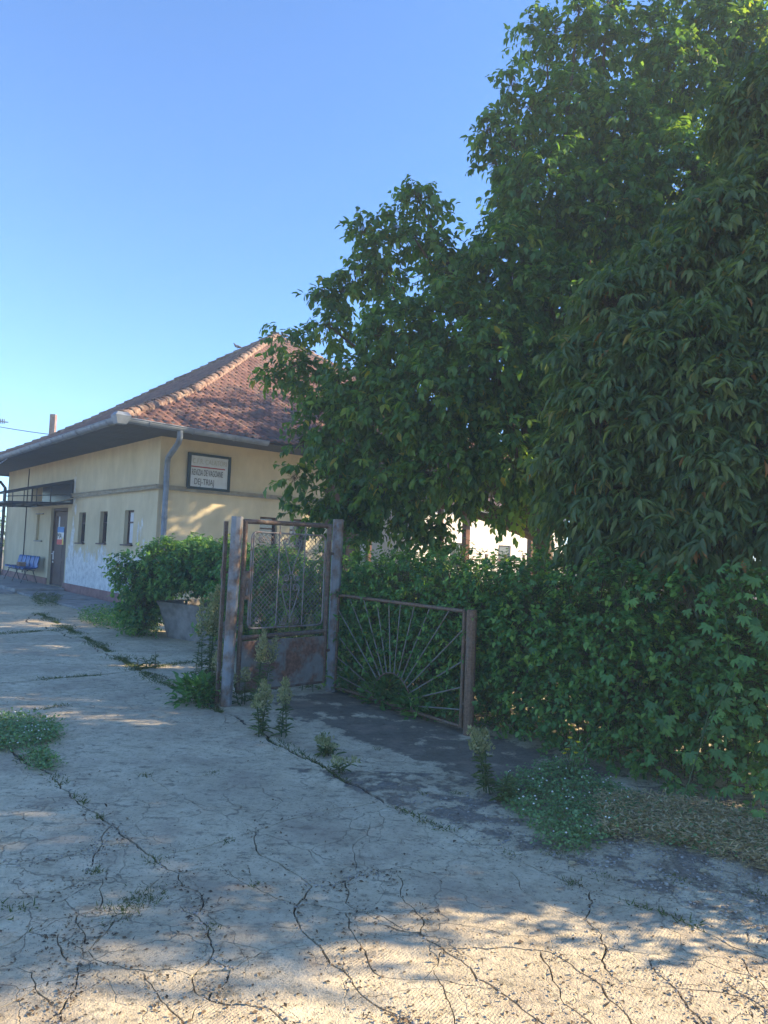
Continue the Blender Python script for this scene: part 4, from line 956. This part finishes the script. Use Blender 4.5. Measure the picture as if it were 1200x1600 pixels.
# narrow-leaved tree, near right
BB = [pb(*q) for q in [
 (900, 560, 6.2, 50), (960, 480, 6.3, 70), (1040, 430, 6.3, 70), (1000, 560, 6.0, 90), (940, 650, 6.0, 80), (880, 720, 6.1, 45), (1080, 540, 5.8, 90), (1170, 480, 5.8, 90), (1050, 660, 5.7, 90), (960, 760, 5.9, 80),
 (900, 800, 6.0, 45), (1150, 620, 5.5, 90), (1120, 740, 5.4, 90), (1020, 820, 5.6, 70), (1190, 720, 5.3, 80), (1130, 350, 6.2, 80), (1200, 300, 6.2, 90), (1080, 360, 6.5, 50), (1250, 600, 5.4, 110), (1280, 420, 5.6, 120), (1180, 180, 6.4, 80), (1260, 120, 6.4, 100), (940, 850, 5.9, 40), (1120, 835, 5.2, 62), (1185, 830, 5.1, 70), (1055, 855, 5.4, 58)]]
BB2 = [(4.4, 4.35, 2.1, .6, .45, .7), (5.5, 4.5, 2.9, .6, .45, .7), (6.6, 4.75, 3.8, .7, .5, .8), (4.2, 4.85, 2.9, 1.0, .9, 1.1), (4.6, 5.6, 4.4, 1.2, 1.1, 1.2), (3.6, 6.2, 3.3, 1.0, .8, 1.2), (5.2, 4.6, 3.3, .9, .9, 1.1), (3.6, 4.3, 1.9, .7, .6, .8), (6.2, 4.75, 4.2, 1.1, 1.05, 1.2), (7.2, 5.05, 5.0, 1.3, 1.2, 1.3), (8.4, 5.6, 6.0, 1.6, 1.5, 1.5), (5.2, 6.0, 5.8, 1.2, 1.2, 1.2), (7.5, 5.8, 3.6, 1.7, 1.3, 1.4), (5.6, 7.6, 4.2, 1.2, 1.1, 1.2), (6.8, 8.1, 5.2, 1.4, 1.3, 1.3), (7.4, 3.9, 4.8, .45, .4, .5), (9., 4.1, 6.0, .6, .5, .6), (3.4, 7.6, 2.7, .8, .6, .8), (4.6, 7.6, 3.3, 1.0, .7, 1.0)]  # unseen lobes beyond the frame, added to cast shade on the yard
tb = empty('narrow_leaf_tree', (3.9, 5.9, 0)); tag(tb, 'narrow leaved tree with drooping grey green leaves at the right edge', 'tree')
bpy.context.view_layer.update()
limbs(tb, (3.9, 5.9, 0), 1.5, .10, [BB[i] for i in (1, 2, 4, 6, 8, 9, 11, 13, 15, 18)] + BB2[:4])
crown(tb, MAT['leafB'], BB, 6600, .30, 9, .125, .040, parts=280, droop=.8, sag=.3, up=.1, spread=.7, inner=.3)
crown(tb, MAT['leafB'], BB2, 3600, .4, 9, .14, .05, parts=0, T=TS, droop=.7, name='shade_crown')
# trees further back whose shade falls on the station
def back_tree(x, y, h, r, lab, n=1500, group='trees standing behind the broad leaved tree'):
    e = empty('garden_tree', (x, y, 0)); tag(e, lab, 'tree', group)
    bl = []
    for k in range(9):
        a = k * 2.4; rr_ = r * (.25 + .55 * ((k * .37) % 1)); bl.append((x + rr_ * math.cos(a), y + rr_ * math.sin(a), h * (.46 + .052 * k), r * .55, r * .55, r * .42))
    limbs(e, (x, y, 0), h * .3, .14, bl[:6]); bpy.context.view_layer.update()
    crown(e, MAT['leafA'], bl, n, .5, 9, .2, .10, parts=0, T=TS, droop=.6)
back_tree(4.8, 16.2, 8.6, 2.7, 'shady garden tree standing nearest behind the broad leaved tree')
back_tree(8.0, 19.4, 12.8, 3.3, 'tall garden tree to the right behind the broad leaved tree')
e = empty('garden_tree', (-24, 34, 0)); tag(e, 'sunlit green tree beyond the far left end of the station', 'tree')
bl = [(-24 + random.uniform(-4, 4), 34 + random.uniform(-3, 3), random.uniform(.8, 3.2), 1.6, 1.6, 1.3) for _ in range(12)]
limbs(e, (-24, 34, 0), 1.2, .15, bl[:5]); crown(e, MAT['leafF'], bl, 1500, .5, 8, .2, .11, parts=0, T=TS)

# hedge in pieces, each a shrub mass of its own
def hblobs(p, q, n, r, z0, z1, jit=.12):
    out = []
    for i in range(n):
        t = (i + .5) / n; c_ = Vector(p).lerp(Vector(q), t)
        for z in np.linspace(z0, z1, 4):
            out.append((c_.x + random.uniform(-jit, jit), c_.y + random.uniform(-jit, jit), z + random.uniform(-.06, .06), r * random.uniform(.85, 1.15), r * random.uniform(.85, 1.15), r * random.uniform(.8, 1.1)))
    return out
back = Vector((.763, .647, 0))
hd_ = (PF - PR).normalized()
hs = PR + back * .42 - hd_ * .15
hA = hblobs(hs, hs + hd_ * 2.3, 7, .40, .28, 1.08); hB = hblobs(PF + back * .36 + hd_ * .0, Vector((2.62, 4.55, 0)), 8, .42, .28, 1.12); hB += hblobs(PF + back * 1.0, Vector((3.2, 5.2, 0)), 7, .45, .5, 1.1); hB += hblobs(Vector((2.85, 4.25, 0)), Vector((3.7, 3.4, 0)), 4, .42, .3, 1.0)
hA += hblobs(hs + back * .7, hs + back * .7 + hd_ * 2.2, 5, .45, .4, 1.1)
def flt(C):
    d = (C[:, :2] - np.array([PR.x, PR.y])) @ np.array([back.x, back.y]); return (d > .03) & (C[:, 2] > .04)
h1 = empty('hedge', hs); tag(h1, 'dense green hedge growing behind the sunburst panel', 'hedge'); bpy.context.view_layer.update()
crown(h1, MAT['leafH'], hA, 7600, .16, 8, .050, .031, parts=150, droop=.25, sag=.1, flt=flt, up=.25, T=TB, inner=.5, name='foliage')
h2 = empty('hedge', PF + back * .4 + hd_ * 1.2); tag(h2, 'overgrown leafy hedge right of the short rusty post', 'hedge'); bpy.context.view_layer.update()
crown(h2, MAT['leafH'], hB, 12800, .16, 8, .050, .033, parts=300, droop=.25, sag=.1, flt=flt, up=.3, T=TB, inner=.5, name='foliage')
# hedge behind the gate and hedge beyond, running back to the planter bush
gA = PR + back * .9 + Vector((-.3, .6, 0)); 
hC = hblobs(Vector((-2.2, 10.6, 0)), Vector((1.2, 9.2, 0)), 9, .5, .35, 1.0) 
h3 = empty('hedge', (-.6, 10, 0)); tag(h3, 'shaded hedge seen through the mesh behind the gate', 'hedge'); bpy.context.view_layer.update()
crown(h3, MAT['leafH'], hC, 3600, .2, 8, .075, .045, parts=60, droop=.25, up=.3, name='foliage')
# bush over the planter
pc_ = Vector(pe_.location)
bl = []
for q in [(215, 905, 11.6, 30), (250, 885, 11.6, 42), (300, 880, 11.5, 42), (345, 885, 11.4, 42), (390, 900, 11.3, 45), (430, 900, 11.2, 45), (225, 940, 11.7, 35), (205, 965, 11.8, 24), (230, 975, 11.6, 22), (280, 920, 11.5, 40), (340, 925, 11.4, 40), (400, 940, 11.3, 42), (450, 930, 11.0, 45), (195, 905, 11.6, 14), (185, 880, 11.6, 10)]:
    bl.append(pb(*q, reach=.10))
bl += [(x, y + .6, z, r, r2, r3) for x, y, z, r, r2, r3 in bl[:8]]
h4 = empty('bush', pc_ + Vector((0, 0, .4))); tag(h4, 'round leafy bush spilling over the concrete planter', 'bush'); bpy.context.view_layer.update()
def flt2(C):
    lx = (C[:, 0] - pc_.x) * pdx.x + (C[:, 1] - pc_.y) * pdx.y; ly = (C[:, 0] - pc_.x) * pdy.x + (C[:, 1] - pc_.y) * pdy.y
    return (C[:, 2] > .03) & ~((ly < .62) & (lx > -plen / 2 - .12) & (C[:, 2] < .74))
crown(h4, MAT['leafH'], bl, 4300, .22, 8, .075, .042, parts=120, droop=.25, up=.35, flt=flt2, name='foliage', inner=.4)
# ground ivy left of planter
def patch(name, P, mat, n, L, Wd, hgt, lab=None, T=TS, up=.8, tm=.45, kind='stuff', parent=None):
    """P: polygon of ground points; scattered low leaves"""
    poly = np.array([(p.x, p.y) for p in P]); lo, hi = poly.min(0), poly.max(0); pts = []
    def inside(q):
        x, y = q[:, 0], q[:, 1]; r = np.zeros(len(q), bool); j = len(poly) - 1
        for i in range(len(poly)):
            c1 = (poly[i, 1] > y) != (poly[j, 1] > y); xx = (poly[j, 0] - poly[i, 0]) * (y - poly[i, 1]) / (poly[j, 1] - poly[i, 1] + 1e-12) + poly[i, 0]
            r ^= c1 & (x < xx); j = i
        return r
    tot = 0
    while tot < n:
        q = rng.uniform(lo, hi, (n * 2, 2)); den = .5 + .5 * np.sin(q[:, 0] * 7.3 + 3 * np.sin(q[:, 1] * 5.1)) * np.sin(q[:, 1] * 8.7 + 2 * np.sin(q[:, 0] * 6))
        q = q[inside(q) & (rng.random(len(q)) < .25 + .9 * den)]; pts.append(q); tot += len(q)
        if not len(q): break
    q = np.concatenate(pts)[:n]; m = len(q); jit = rng.normal(0, .03, (m, 2)); z = hgt * rng.random(m) ** 1.2 + .003
    P_ = np.column_stack([q + jit, z]); D = np.column_stack([rng.normal(0, 1, (m, 2)), rng.uniform(-.1, up, m)]); D = nrm(D)
    N = np.column_stack([rng.normal(0, .4, (m, 2)), np.ones(m)]); N -= (N * D).sum(-1, keepdims=True) * D; N = nrm(N)
    Ls = L * rng.uniform(.6, 1.3, m); tn = np.clip(rng.normal(tm, .2, m), 0, 1)
    me = leaf_mesh(name, P_, D, N, Ls, Ls / L * Wd, tn, mat, T); o = link(name, me, parent)
    if kind: o['kind'] = kind
    if lab: tag(o, lab, 'ground cover')
    return q
def blades(name, pts, mat, L, Wd, lean=.5, lab=None):
    m = len(pts); P_ = np.column_stack([pts, np.full(m, -.01)]); D = nrm(np.column_stack([rng.normal(0, lean, (m, 2)), np.ones(m)])); N = nrm(np.column_stack([rng.normal(0, 1, (m, 2)), np.full(m, .2)]))
    Ls = L * rng.uniform(.4, 1.3, m); me = leaf_mesh(name, P_, D, N, Ls, np.full(m, Wd), np.clip(rng.normal(.5, .2, m), 0, 1), mat, TS); o = link(name, me); tag(o, lab, 'grass' if lab else None, None, 'stuff')
G = lambda *ps: [gr(*p) for p in ps]
q = patch('clover_patch', G((778, 1225), (860, 1195), (960, 1235), (1000, 1265), (960, 1310), (900, 1335), (850, 1330), (825, 1290), (780, 1255)), MAT['clover'], 6500, .022, .018, .075, 'clover patch with white flowers near the hedge foot')
def flowers(name, q, mat, r, lab, z0=.05, z1=.12):
    VV, FF = [], []
    for i, (x, y) in enumerate(q):
        z = random.uniform(z0, z1); rr_ = r * random.uniform(.7, 1.2); b0 = len(VV)
        for k in range(6): a = k * math.pi / 3; VV.append((x + rr_ * math.cos(a), y + rr_ * math.sin(a), z))
        VV += [(x, y, z + rr_ * .8), (x, y, z - rr_ * .7)]
        for k in range(6): l = (k + 1) % 6; FF += [(b0 + k, b0 + l, b0 + 6), (b0 + l, b0 + k, b0 + 7)]
    o = link(name, np_mesh(name, VV, FF, mat)); tag(o, lab, 'flowers', None, 'stuff')
flowers('clover_flowers', q[::110], MAT['white_flower'], .007, 'small white clover heads in the right clover patch')
q = patch('clover_patch', G((-80, 1130), (40, 1124), (85, 1135), (97, 1155), (70, 1168), (30, 1175), (-80, 1185)), MAT['clover'], 6000, .024, .02, .09, 'clover patch with white flowers at the left edge of yard')
flowers('clover_flowers', q[::80], MAT['white_flower'], .008, 'small white clover heads in the left clover patch')
patch('dry_grass_patch', G((930, 1250), (1080, 1262), (1260, 1310), (1300, 1400), (1150, 1350), (1060, 1322), (940, 1312)), MAT['drygrass'], 12000, .038, .007, .08, 'dry brown matted grass along the foot of the hedge', up=.5)
patch('creeping_plants', G((940, 1240), (1080, 1255), (1260, 1300), (1300, 1395), (1180, 1350), (960, 1310)), MAT['clover'], 3000, .024, .018, .07, 'green creeping plants in the dry grass strip')
patch('creeping_plants', G((40, 1180), (70, 1178), (92, 1195), (75, 1208), (45, 1200)), MAT['clover'], 700, .03, .014, .06, 'small green creeping clump beside the left joint')
patch('creeping_plants', G((118, 968), (150, 958), (200, 960), (250, 985), (245, 1003), (190, 990), (140, 978)), MAT['leafH'], 3500, .05, .03, .22, 'low leafy growth at the foot of the planter bush', tm=.35)
patch('creeping_plants', G((48, 935), (65, 932), (96, 935), (90, 947), (58, 948)), MAT['grass'], 900, .07, .02, .12, 'grass clump beside the station step')
# grass in the joints
pts = []
def along(P, dens, wd, gaps=.4):
    ph = random.random() * 9; P = [gr(*p) for p in P]
    for a, c_ in zip(P[:-1], P[1:]):
        L = (c_ - a).length
        for i in range(int(L * dens)):
            t = random.random(); s = (a.x + a.y + t * L) * 3
            if math.sin(s + ph) + .6 * math.sin(s * 2.7) < gaps * 2 - 1.2 + .2: continue
            x = a.lerp(c_, t); g = 1 + .8 * math.sin(s * 1.7); pts.append((x.x + random.gauss(0, wd * g), x.y + random.gauss(0, wd * g)))
along([(60, 958), (150, 1006), (215, 1046)], 1100, .055, .1); along([(160, 1057), (215, 1046), (300, 1034)], 700, .035, .3); along([(215, 1046), (345, 1113)], 900, .04, .1)
along([(345, 1113), (510, 1200), (600, 1255)], 260, .022, .6); along([(600, 1255), (925, 1392), (1100, 1450)], 180, .02, .7); along([(-60, 1072), (80, 1060), (160, 1055)], 400, .03, .5); along([(-60, 994), (75, 985), (95, 984)], 900, .06, .2)
along([(30, 1183), (80, 1210), (150, 1272)], 260, .02, .5); along([(55, 1110), (110, 1100)], 300, .05, .3); along([(0, 1435), (45, 1420)], 400, .03, .2)
blades('joint_grass', np.array(pts), MAT['grass'], .042, .006, 1.2, 'short grass growing in the joints between the concrete slabs')
pts = []
def tuft(px, py, n, r): c_ = gr(px, py); pts.extend((c_.x + random.gauss(0, r), c_.y + random.gauss(0, r)) for _ in range(n))
for t in [(190, 1425, 260, .05), (230, 1400, 260, .05), (205, 1412, 150, .04), (245, 1405, 60, .03), (157, 1277, 90, .02), (149, 1362, 120, .02), (240, 1345, 80, .03), (328, 1452, 60, .02), (352, 1315, 90, .02), (225, 1212, 80, .025), (335, 1208, 90, .035), (400, 1383, 50, .015), (895, 1378, 90, .03), (945, 1370, 70, .04), (1055, 1372, 160, .035), (1190, 1400, 160, .05), (880, 1330, 300, .08), (715, 1240, 70, .02), (660, 1240, 50, .02), (660, 1285, 90, .03), (685, 1293, 90, .03), (590, 1170, 60, .02), (800, 1335, 60, .03), (10, 1420, 80, .04), (130, 1055, 90, .05), (180, 1040, 120, .06)]: tuft(*t)
blades('grass_tufts', np.array(pts), MAT['grass'], .030, .0032, 1.3, 'scattered small grass tufts growing from cracks in the yard')

# gravel & debris
def scatter_stones(n):
    VV, FF = [], []; ico = [(-.53, .85, 0), (.53, .85, 0), (-.53, -.85, 0), (.53, -.85, 0), (0, -.53, .85), (0, .53, .85), (0, -.53, -.85), (0, .53, -.85), (.85, 0, -.53), (.85, 0, .53), (-.85, 0, -.53), (-.85, 0, .53)]
    fc = [(0, 11, 5), (0, 5, 1), (0, 1, 7), (0, 7, 10), (0, 10, 11), (1, 5, 9), (5, 11, 4), (11, 10, 2), (10, 7, 6), (7, 1, 8), (3, 9, 4), (3, 4, 2), (3, 2, 6), (3, 6, 8), (3, 8, 9), (4, 9, 5), (2, 4, 11), (6, 2, 10), (8, 6, 7), (9, 8, 1)]
    big = [(q, wd) for q, wd in joint_pts if wd >= .007]
    for i in range(n):
        m = random.random()
        if m < .55:
            p = gr(random.uniform(620, 1230), random.uniform(1240, 1560))
            if (p.x - .07) * .66 + (p.y - 4.45) * .75 < random.gauss(.02, .06): continue
            r = min(.014, abs(random.gauss(0, .0042)) + .0015)
        elif m < .8:
            q, wd = random.choice(big); k = random.choice(q); p = k + Vector((random.gauss(0, .03), random.gauss(0, .03), 0)); r = min(.008, abs(random.gauss(0, .0026)) + .001)
        else: p = gr(random.uniform(-20, 1220), random.uniform(1130, 1620)); r = abs(random.gauss(0, .0014)) + .0008
        b0 = len(VV); sx, sy, sz = random.uniform(.7, 1.5), random.uniform(.7, 1.3), random.uniform(.4, .8)
        VV += [(p.x + x * r * sx, p.y + y * r * sy, r * sz * .4 + z * r * sz) for x, y, z in ico]; FF += [(a + b0, c_ + b0, d + b0) for a, c_, d in fc]
    o = link('gravel', np_mesh('gravel', VV, FF, MAT['stone'])); tag(o, 'loose gravel and crumbs of concrete strewn on the yard', 'gravel', None, 'stuff')
scatter_stones(8000)
def litter(n):
    P_ = []; big = [q for q, wd in joint_pts if wd >= .006]
    while len(P_) < n:
        if random.random() < .6:
            k = random.choice(random.choice(big)); P_.append((k.x + random.gauss(0, .05), k.y + random.gauss(0, .05), .003))
        else:
            p = gr(random.uniform(-20, 1230), random.uniform(960, 1610)); P_.append((p.x, p.y, .003))
    P_ = np.array(P_); D = nrm(np.column_stack([rng.normal(0, 1, (n, 2)), rng.uniform(0, .35, n)])); N = nrm(np.column_stack([rng.normal(0, .3, (n, 2)), np.ones(n)]))
    L = np.abs(rng.normal(0, .009, n)) + .004
    o = link('leaf_litter', leaf_mesh('leaf_litter', P_, D, N, L, L * .5, np.clip(rng.normal(.35, .3, n), 0, 1), MAT['litter'], TS)); tag(o, 'tiny dry leaf crumbs scattered over the concrete yard', 'leaf litter', None, 'stuff')
litter(6500)

# ------------------------------------------------------------------ weeds
def weed(px, py, h, lab, n=1, fluffy=True, spread=.10, group='tall weeds growing around the gate'):
    b0 = gr(px, py); e = empty('weed', b0); tag(e, lab, 'weed', group)
    st_ = MB(); Pl, Dl, Nl, Ll = [], [], [], []; Pf = []
    for k in range(n):
        bx, by = random.gauss(0, spread * .5), random.gauss(0, spread * .5); hh_ = h * random.uniform(.7, 1.); lx, ly = random.gauss(0, .06), random.gauss(0, .06)
        st_.tube([(bx, by, -.02), (bx + lx * .4, by + ly * .4, hh_ * .5), (bx + lx, by + ly, hh_)], [.005, .004, .002], 5)
        for j in range(int(hh_ * 130)):
            t = random.uniform(.04, .85); a = j * 2.4; p = (bx + lx * t, by + ly * t, hh_ * t); el = random.uniform(-.1, .8)
            Pl.append(p); Dl.append((math.cos(a), math.sin(a), el)); Ll.append(.085 * (1.15 - t * .8) * random.uniform(.7, 1.2))
        if fluffy:
            for j in range(int(340 * hh_)):
                t = random.uniform(.62, 1.04); a = random.random() * 6.28; r = .062 * math.sin(min(1, (1.08 - t) / .42) * 1.7) * random.random() ** .5
                Pf.append((bx + lx * t + r * math.cos(a), by + ly * t + r * math.sin(a), hh_ * t + .35 * r))
    st_.build('stem', MAT['weed'], e)
    D = nrm(np.array(Dl)); N = np.tile([0, 0, 1.], (len(D), 1)) + rng.normal(0, .3, (len(D), 3)); N -= (N * D).sum(-1, keepdims=True) * D; N = nrm(N); L = np.array(Ll)
    link('leaves', leaf_mesh('leaves', np.array(Pl), D, N, L, L * .20, np.clip(rng.normal(.45, .2, len(L)), 0, .95), MAT['weed'], TB), e)['kind'] = 'stuff'
    if fluffy:
        P_ = np.array(Pf); D = nrm(rng.normal(0, .6, P_.shape) + [0, 0, .9]); N = nrm(np.cross(D, rng.normal(0, 1, P_.shape)))
        link('seed_heads', leaf_mesh('seed_heads', P_, D, N, np.full(len(P_), .030), np.full(len(P_), .016), np.clip(rng.normal(.5, .25, len(P_)), 0, 1), MAT['panicle'], TS), e)['kind'] = 'stuff'
weed(322, 1084, 1.08, 'tallest fluffy weed just left of the leaning gate post', 4, True, .12)
weed(303, 1090, .72, 'thin upright weed left of the tallest one', 1, False, .05)
weed(343, 1095, .55, 'short fluffy weed touching the leaning gate post', 2)
weed(400, 1105, .86, 'fluffy weed in front of the rusty gate sheet, left one', 3, True, .16)
weed(432, 1085, .90, 'fluffy weed in front of the middle of the gate', 3, True, .2)
weed(415, 1148, .42, 'leafy green weed at the slab edge left of centre gate', 3, True, .1)
weed(441, 1150, .46, 'leafy green weed at the slab edge right of its neighbour', 2, True, .05)
weed(478, 1080, .80, 'sparse weed in front of the right half of the gate', 2, True, .12)
weed(376, 1100, .40, 'dry small weed between the post and the gate', 3, True, .08)
weed(768, 1240, .42, 'thin weed standing alone below the short rusty post', 3, True, .06, 'weeds in the yard')
weed(782, 1250, .22, 'low weed beside the clover patch', 4, False, .06, 'weeds in the yard')
weed(510, 1180, .12, 'small bushy weed in the yard in front of gate', 7, True, .09, 'weeds in the yard')
weed(530, 1208, .09, 'tiny weed sprouting below the small bushy one', 3, True, .03, 'weeds in the yard')
weed(238, 1045, .20, 'small leafy weed at the crossing of the slab joints', 5, False, .1, 'weeds in the yard')
# broad leafy rosette by the post
def rosette(px, py, r, n, lab, mat='leafH', L=.1):
    b0 = gr(px, py); e = empty('weed', b0); tag(e, lab, 'weed'); m = n
    P_ = np.column_stack([rng.normal(0, r * .5, (m, 2)), rng.random(m) * r * 1.1]); D = nrm(P_ * [1, 1, .6] + rng.normal(0, .06, (m, 3)) + [0, 0, .03]); N = rng.normal(0, .3, (m, 3)) + [0, 0, 1]; N -= (N * D).sum(-1, keepdims=True) * D
    Ls = L * rng.uniform(.6, 1.2, m); link('leaves', leaf_mesh('leaves', P_, D, nrm(N), Ls, Ls * .45, np.clip(rng.normal(.4, .15, m), 0, .9), MAT[mat], TB), e)['kind'] = 'stuff'
    mb = MB()
    for k in range(6): a = k * 1.05; mb.tube([(0, 0, -.01), (r * .5 * math.cos(a), r * .5 * math.sin(a), r * .6)], .004, 4)
    mb.build('stem', MAT['weed'], e)
rosette(310, 1098, .20, 420, 'dark broad leaved weed at the foot of the leaning gate post')
rosette(555, 1078, .26, 360, 'broad leaved weed growing at the foot of the right gate post', L=.11)
rosette(600, 1100, .22, 260, 'leafy weed poking through the sunburst panel near its left end', L=.11)
rosette(655, 1118, .18, 260, 'leafy weed at the bottom rail in the middle of the panel', L=.10)
# yellow-flowered plant
e = empty('flowering_plant', gr(893, 1215)); tag(e, 'leafy plant with small yellow dandelion like flowers by the hedge', 'plant')
mb = MB(); tips = []
for (dx, dy, h) in ((-.06, .0, .17), (-.03, .02, .19), (.02, -.02, .18), (-.01, .03, .27), (.04, .0, .25), (-.07, .03, .16)):
    mb.tube([(0, 0, -.01), (dx * .5, dy * .5, h * .6), (dx, dy, h)], .0025, 4); tips.append((dx, dy, h))
mb.build('stem', MAT['weed'], e)
for (x, y, z) in tips[:5]:
    mb = MB(); n = 12
    mb.add([(x, y, z + .008)] + [(x + (.021 if k % 2 else .013) * math.cos(k * math.pi / 6), y + (.021 if k % 2 else .013) * math.sin(k * math.pi / 6), z + .004) for k in range(12)] + [(x, y, z - .008)], [(0, k + 1, (k + 1) % 12 + 1) for k in range(12)] + [(13, (k + 1) % 12 + 1, k + 1) for k in range(12)])
    mb.build('flower', MAT['yellow_flower'], e)
m = 160; P_ = np.column_stack([rng.normal(.03, .05, (m, 2)), rng.random(m) * .24]); D = nrm(rng.normal(0, .7, (m, 3)) + [0, 0, .2]); N = rng.normal(0, .3, (m, 3)) + [0, 0, 1]; N -= (N * D).sum(-1, keepdims=True) * D
link('leaves', leaf_mesh('leaves', P_, D, nrm(N), rng.uniform(.03, .06, m), rng.uniform(.012, .02, m), np.clip(rng.normal(.45, .15, m), 0, .9), MAT['clover'], TB), e)['kind'] = 'stuff'

# virginia creeper on the right of the hedge: large five-fingered leaves, each its own part
cre = empty('creeper_vine', (2.45, 4.5, .3)); tag(cre, 'virginia creeper with large five fingered leaves over the hedge end', 'vine'); bpy.context.view_layer.update()
def palmate(name, tint):
    VV, FF = [], []
    for k, a in enumerate((-72, -36, 0, 36, 72)):
        s = (1.0 if a == 0 else .9 if abs(a) < 50 else .68); d = np.array([math.cos(rad(a)), math.sin(rad(a)), 0]); sd_ = np.array([-d[1], d[0], 0]); b0 = len(VV)
        for x, y, z in ((.05, 0, 0), (.50, .19, .07), (.50, -.19, .07), (.55, 0, .0), (.82, .15, -.05), (.82, -.15, -.05), (1.12, 0, -.26)): VV.append(d * x * s + sd_ * y * s + np.array([0, 0, z * s]))
        FF += [(b0 + i, b0 + j, b0 + l) for i, j, l in ((0, 3, 1), (0, 2, 3), (1, 3, 4), (3, 2, 5), (3, 6, 4), (3, 5, 6))]
    return np_mesh(name, VV, FF, MAT['leafH'], np.full(len(FF), tint))
pm_ = [palmate('leaf', t) for t in (.1, .2, .28, .36, .45, .6)]
def creeper_leaf(p, face, sz, roll):
    down = Vector((random.uniform(-.5, .5), random.uniform(-.3, .3), -1)); n_ = (face + Vector((random.gauss(0, .3), random.gauss(0, .3), random.gauss(.35, .2)))).normalized(); x = (down - n_ * down.dot(n_)).normalized(); y = n_.cross(x)
    o = link('leaf', random.choice(pm_), cre); o.matrix_basis = Matrix.Translation(p - Vector(cre.location)) @ Matrix((x, y, n_)).transposed().to_4x4() @ Matrix.Rotation(roll, 4, 'Z') @ Matrix.Scale(sz, 4)
fc_ = Vector((-.6, -.75, .1))
n = 0
while n < 85:
    px, py = random.uniform(930, 1215), random.uniform(880, 1270); wgt = (px - 900) / 300
    if random.random() > wgt ** 1.2: continue
    t = (py - 1000) / 300; p = at(px, py, 5.05 - .75 * (px - 900) / 300 + .35 * max(0, -t) - random.random() * .12)
    if p.z < .08: continue
    creeper_leaf(p, fc_, random.uniform(.038, .078), random.gauss(0, .4)); n += 1
for _ in range(14):
    px, py = random.uniform(740, 960), random.uniform(900, 1130); tq = (px - 740) / 460
    p = at(px, py, 5.95 - 1.1 * tq - .1); creeper_leaf(p, fc_, random.uniform(.03, .055), random.gauss(0, .4))
for (a, c_) in (((1118, 905, 4.7), (1140, 1030, 4.6)), ((1110, 1100, 4.35), (1070, 1240, 4.2)), ((1150, 1050, 4.4), (1090, 1160, 4.3))):
    mb = MB(); p, q = at(*a), at(*c_); mb.tube([p - Vector(cre.location), p.lerp(q, .5) + Vector((.02, 0, .03)) - Vector(cre.location), q - Vector(cre.location)], .004, 5); mb.build('tendril', MAT['weed'], cre)

# a few fallen leaves and stones
for i, (px, py, lab) in enumerate([(792, 1242, 'curled brown dead leaf at the left tip of the clover patch'), (1093, 1462 - 100, 'brown dead leaf lying on rough ground right of the clover'), (888, 1350, 'small brown leaf lying on the rubble below the clover')]):
    p = gr(px, py, .012); me = leaf_mesh('dead_leaf', np.zeros((1, 3)), nrm(np.array([[1., .3 * i, .15]])), np.array([[0, 0, 1.]]), np.array([.06]), np.array([.035]), np.array([.55]), MAT['drygrass'], TB); tag(link('dead_leaf', me, None, p), lab, 'leaf')
print('objects', len(bpy.data.objects), 'tris', sum(len(o.data.polygons) for o in bpy.data.objects if o.type == 'MESH'))

# ------------------------------------------------------------------ thin scattering volume, added to lift the shade and imitate lens veil
mb = MB(); mb.bx(-46, 34, -31, 62, -1.1, 13.2); hz = mb.build('fill_haze', MAT['white']); hz.data.materials.clear()
hm_ = bpy.data.materials.new('fill_haze'); hm_.use_nodes = True; hm_.node_tree.nodes.clear(); o_ = hm_.node_tree.nodes.new('ShaderNodeOutputMaterial'); pv = hm_.node_tree.nodes.new('ShaderNodeVolumePrincipled')
pv.inputs['Color'].default_value = (.70, .90, 1, 1); pv.inputs['Density'].default_value = .0042; pv.inputs['Anisotropy'].default_value = 0.
hm_.node_tree.links.new(pv.outputs[0], o_.inputs['Volume']); hz.data.materials.append(hm_); hz['kind'] = 'stuff'
sc.cycles.volume_bounces = 0
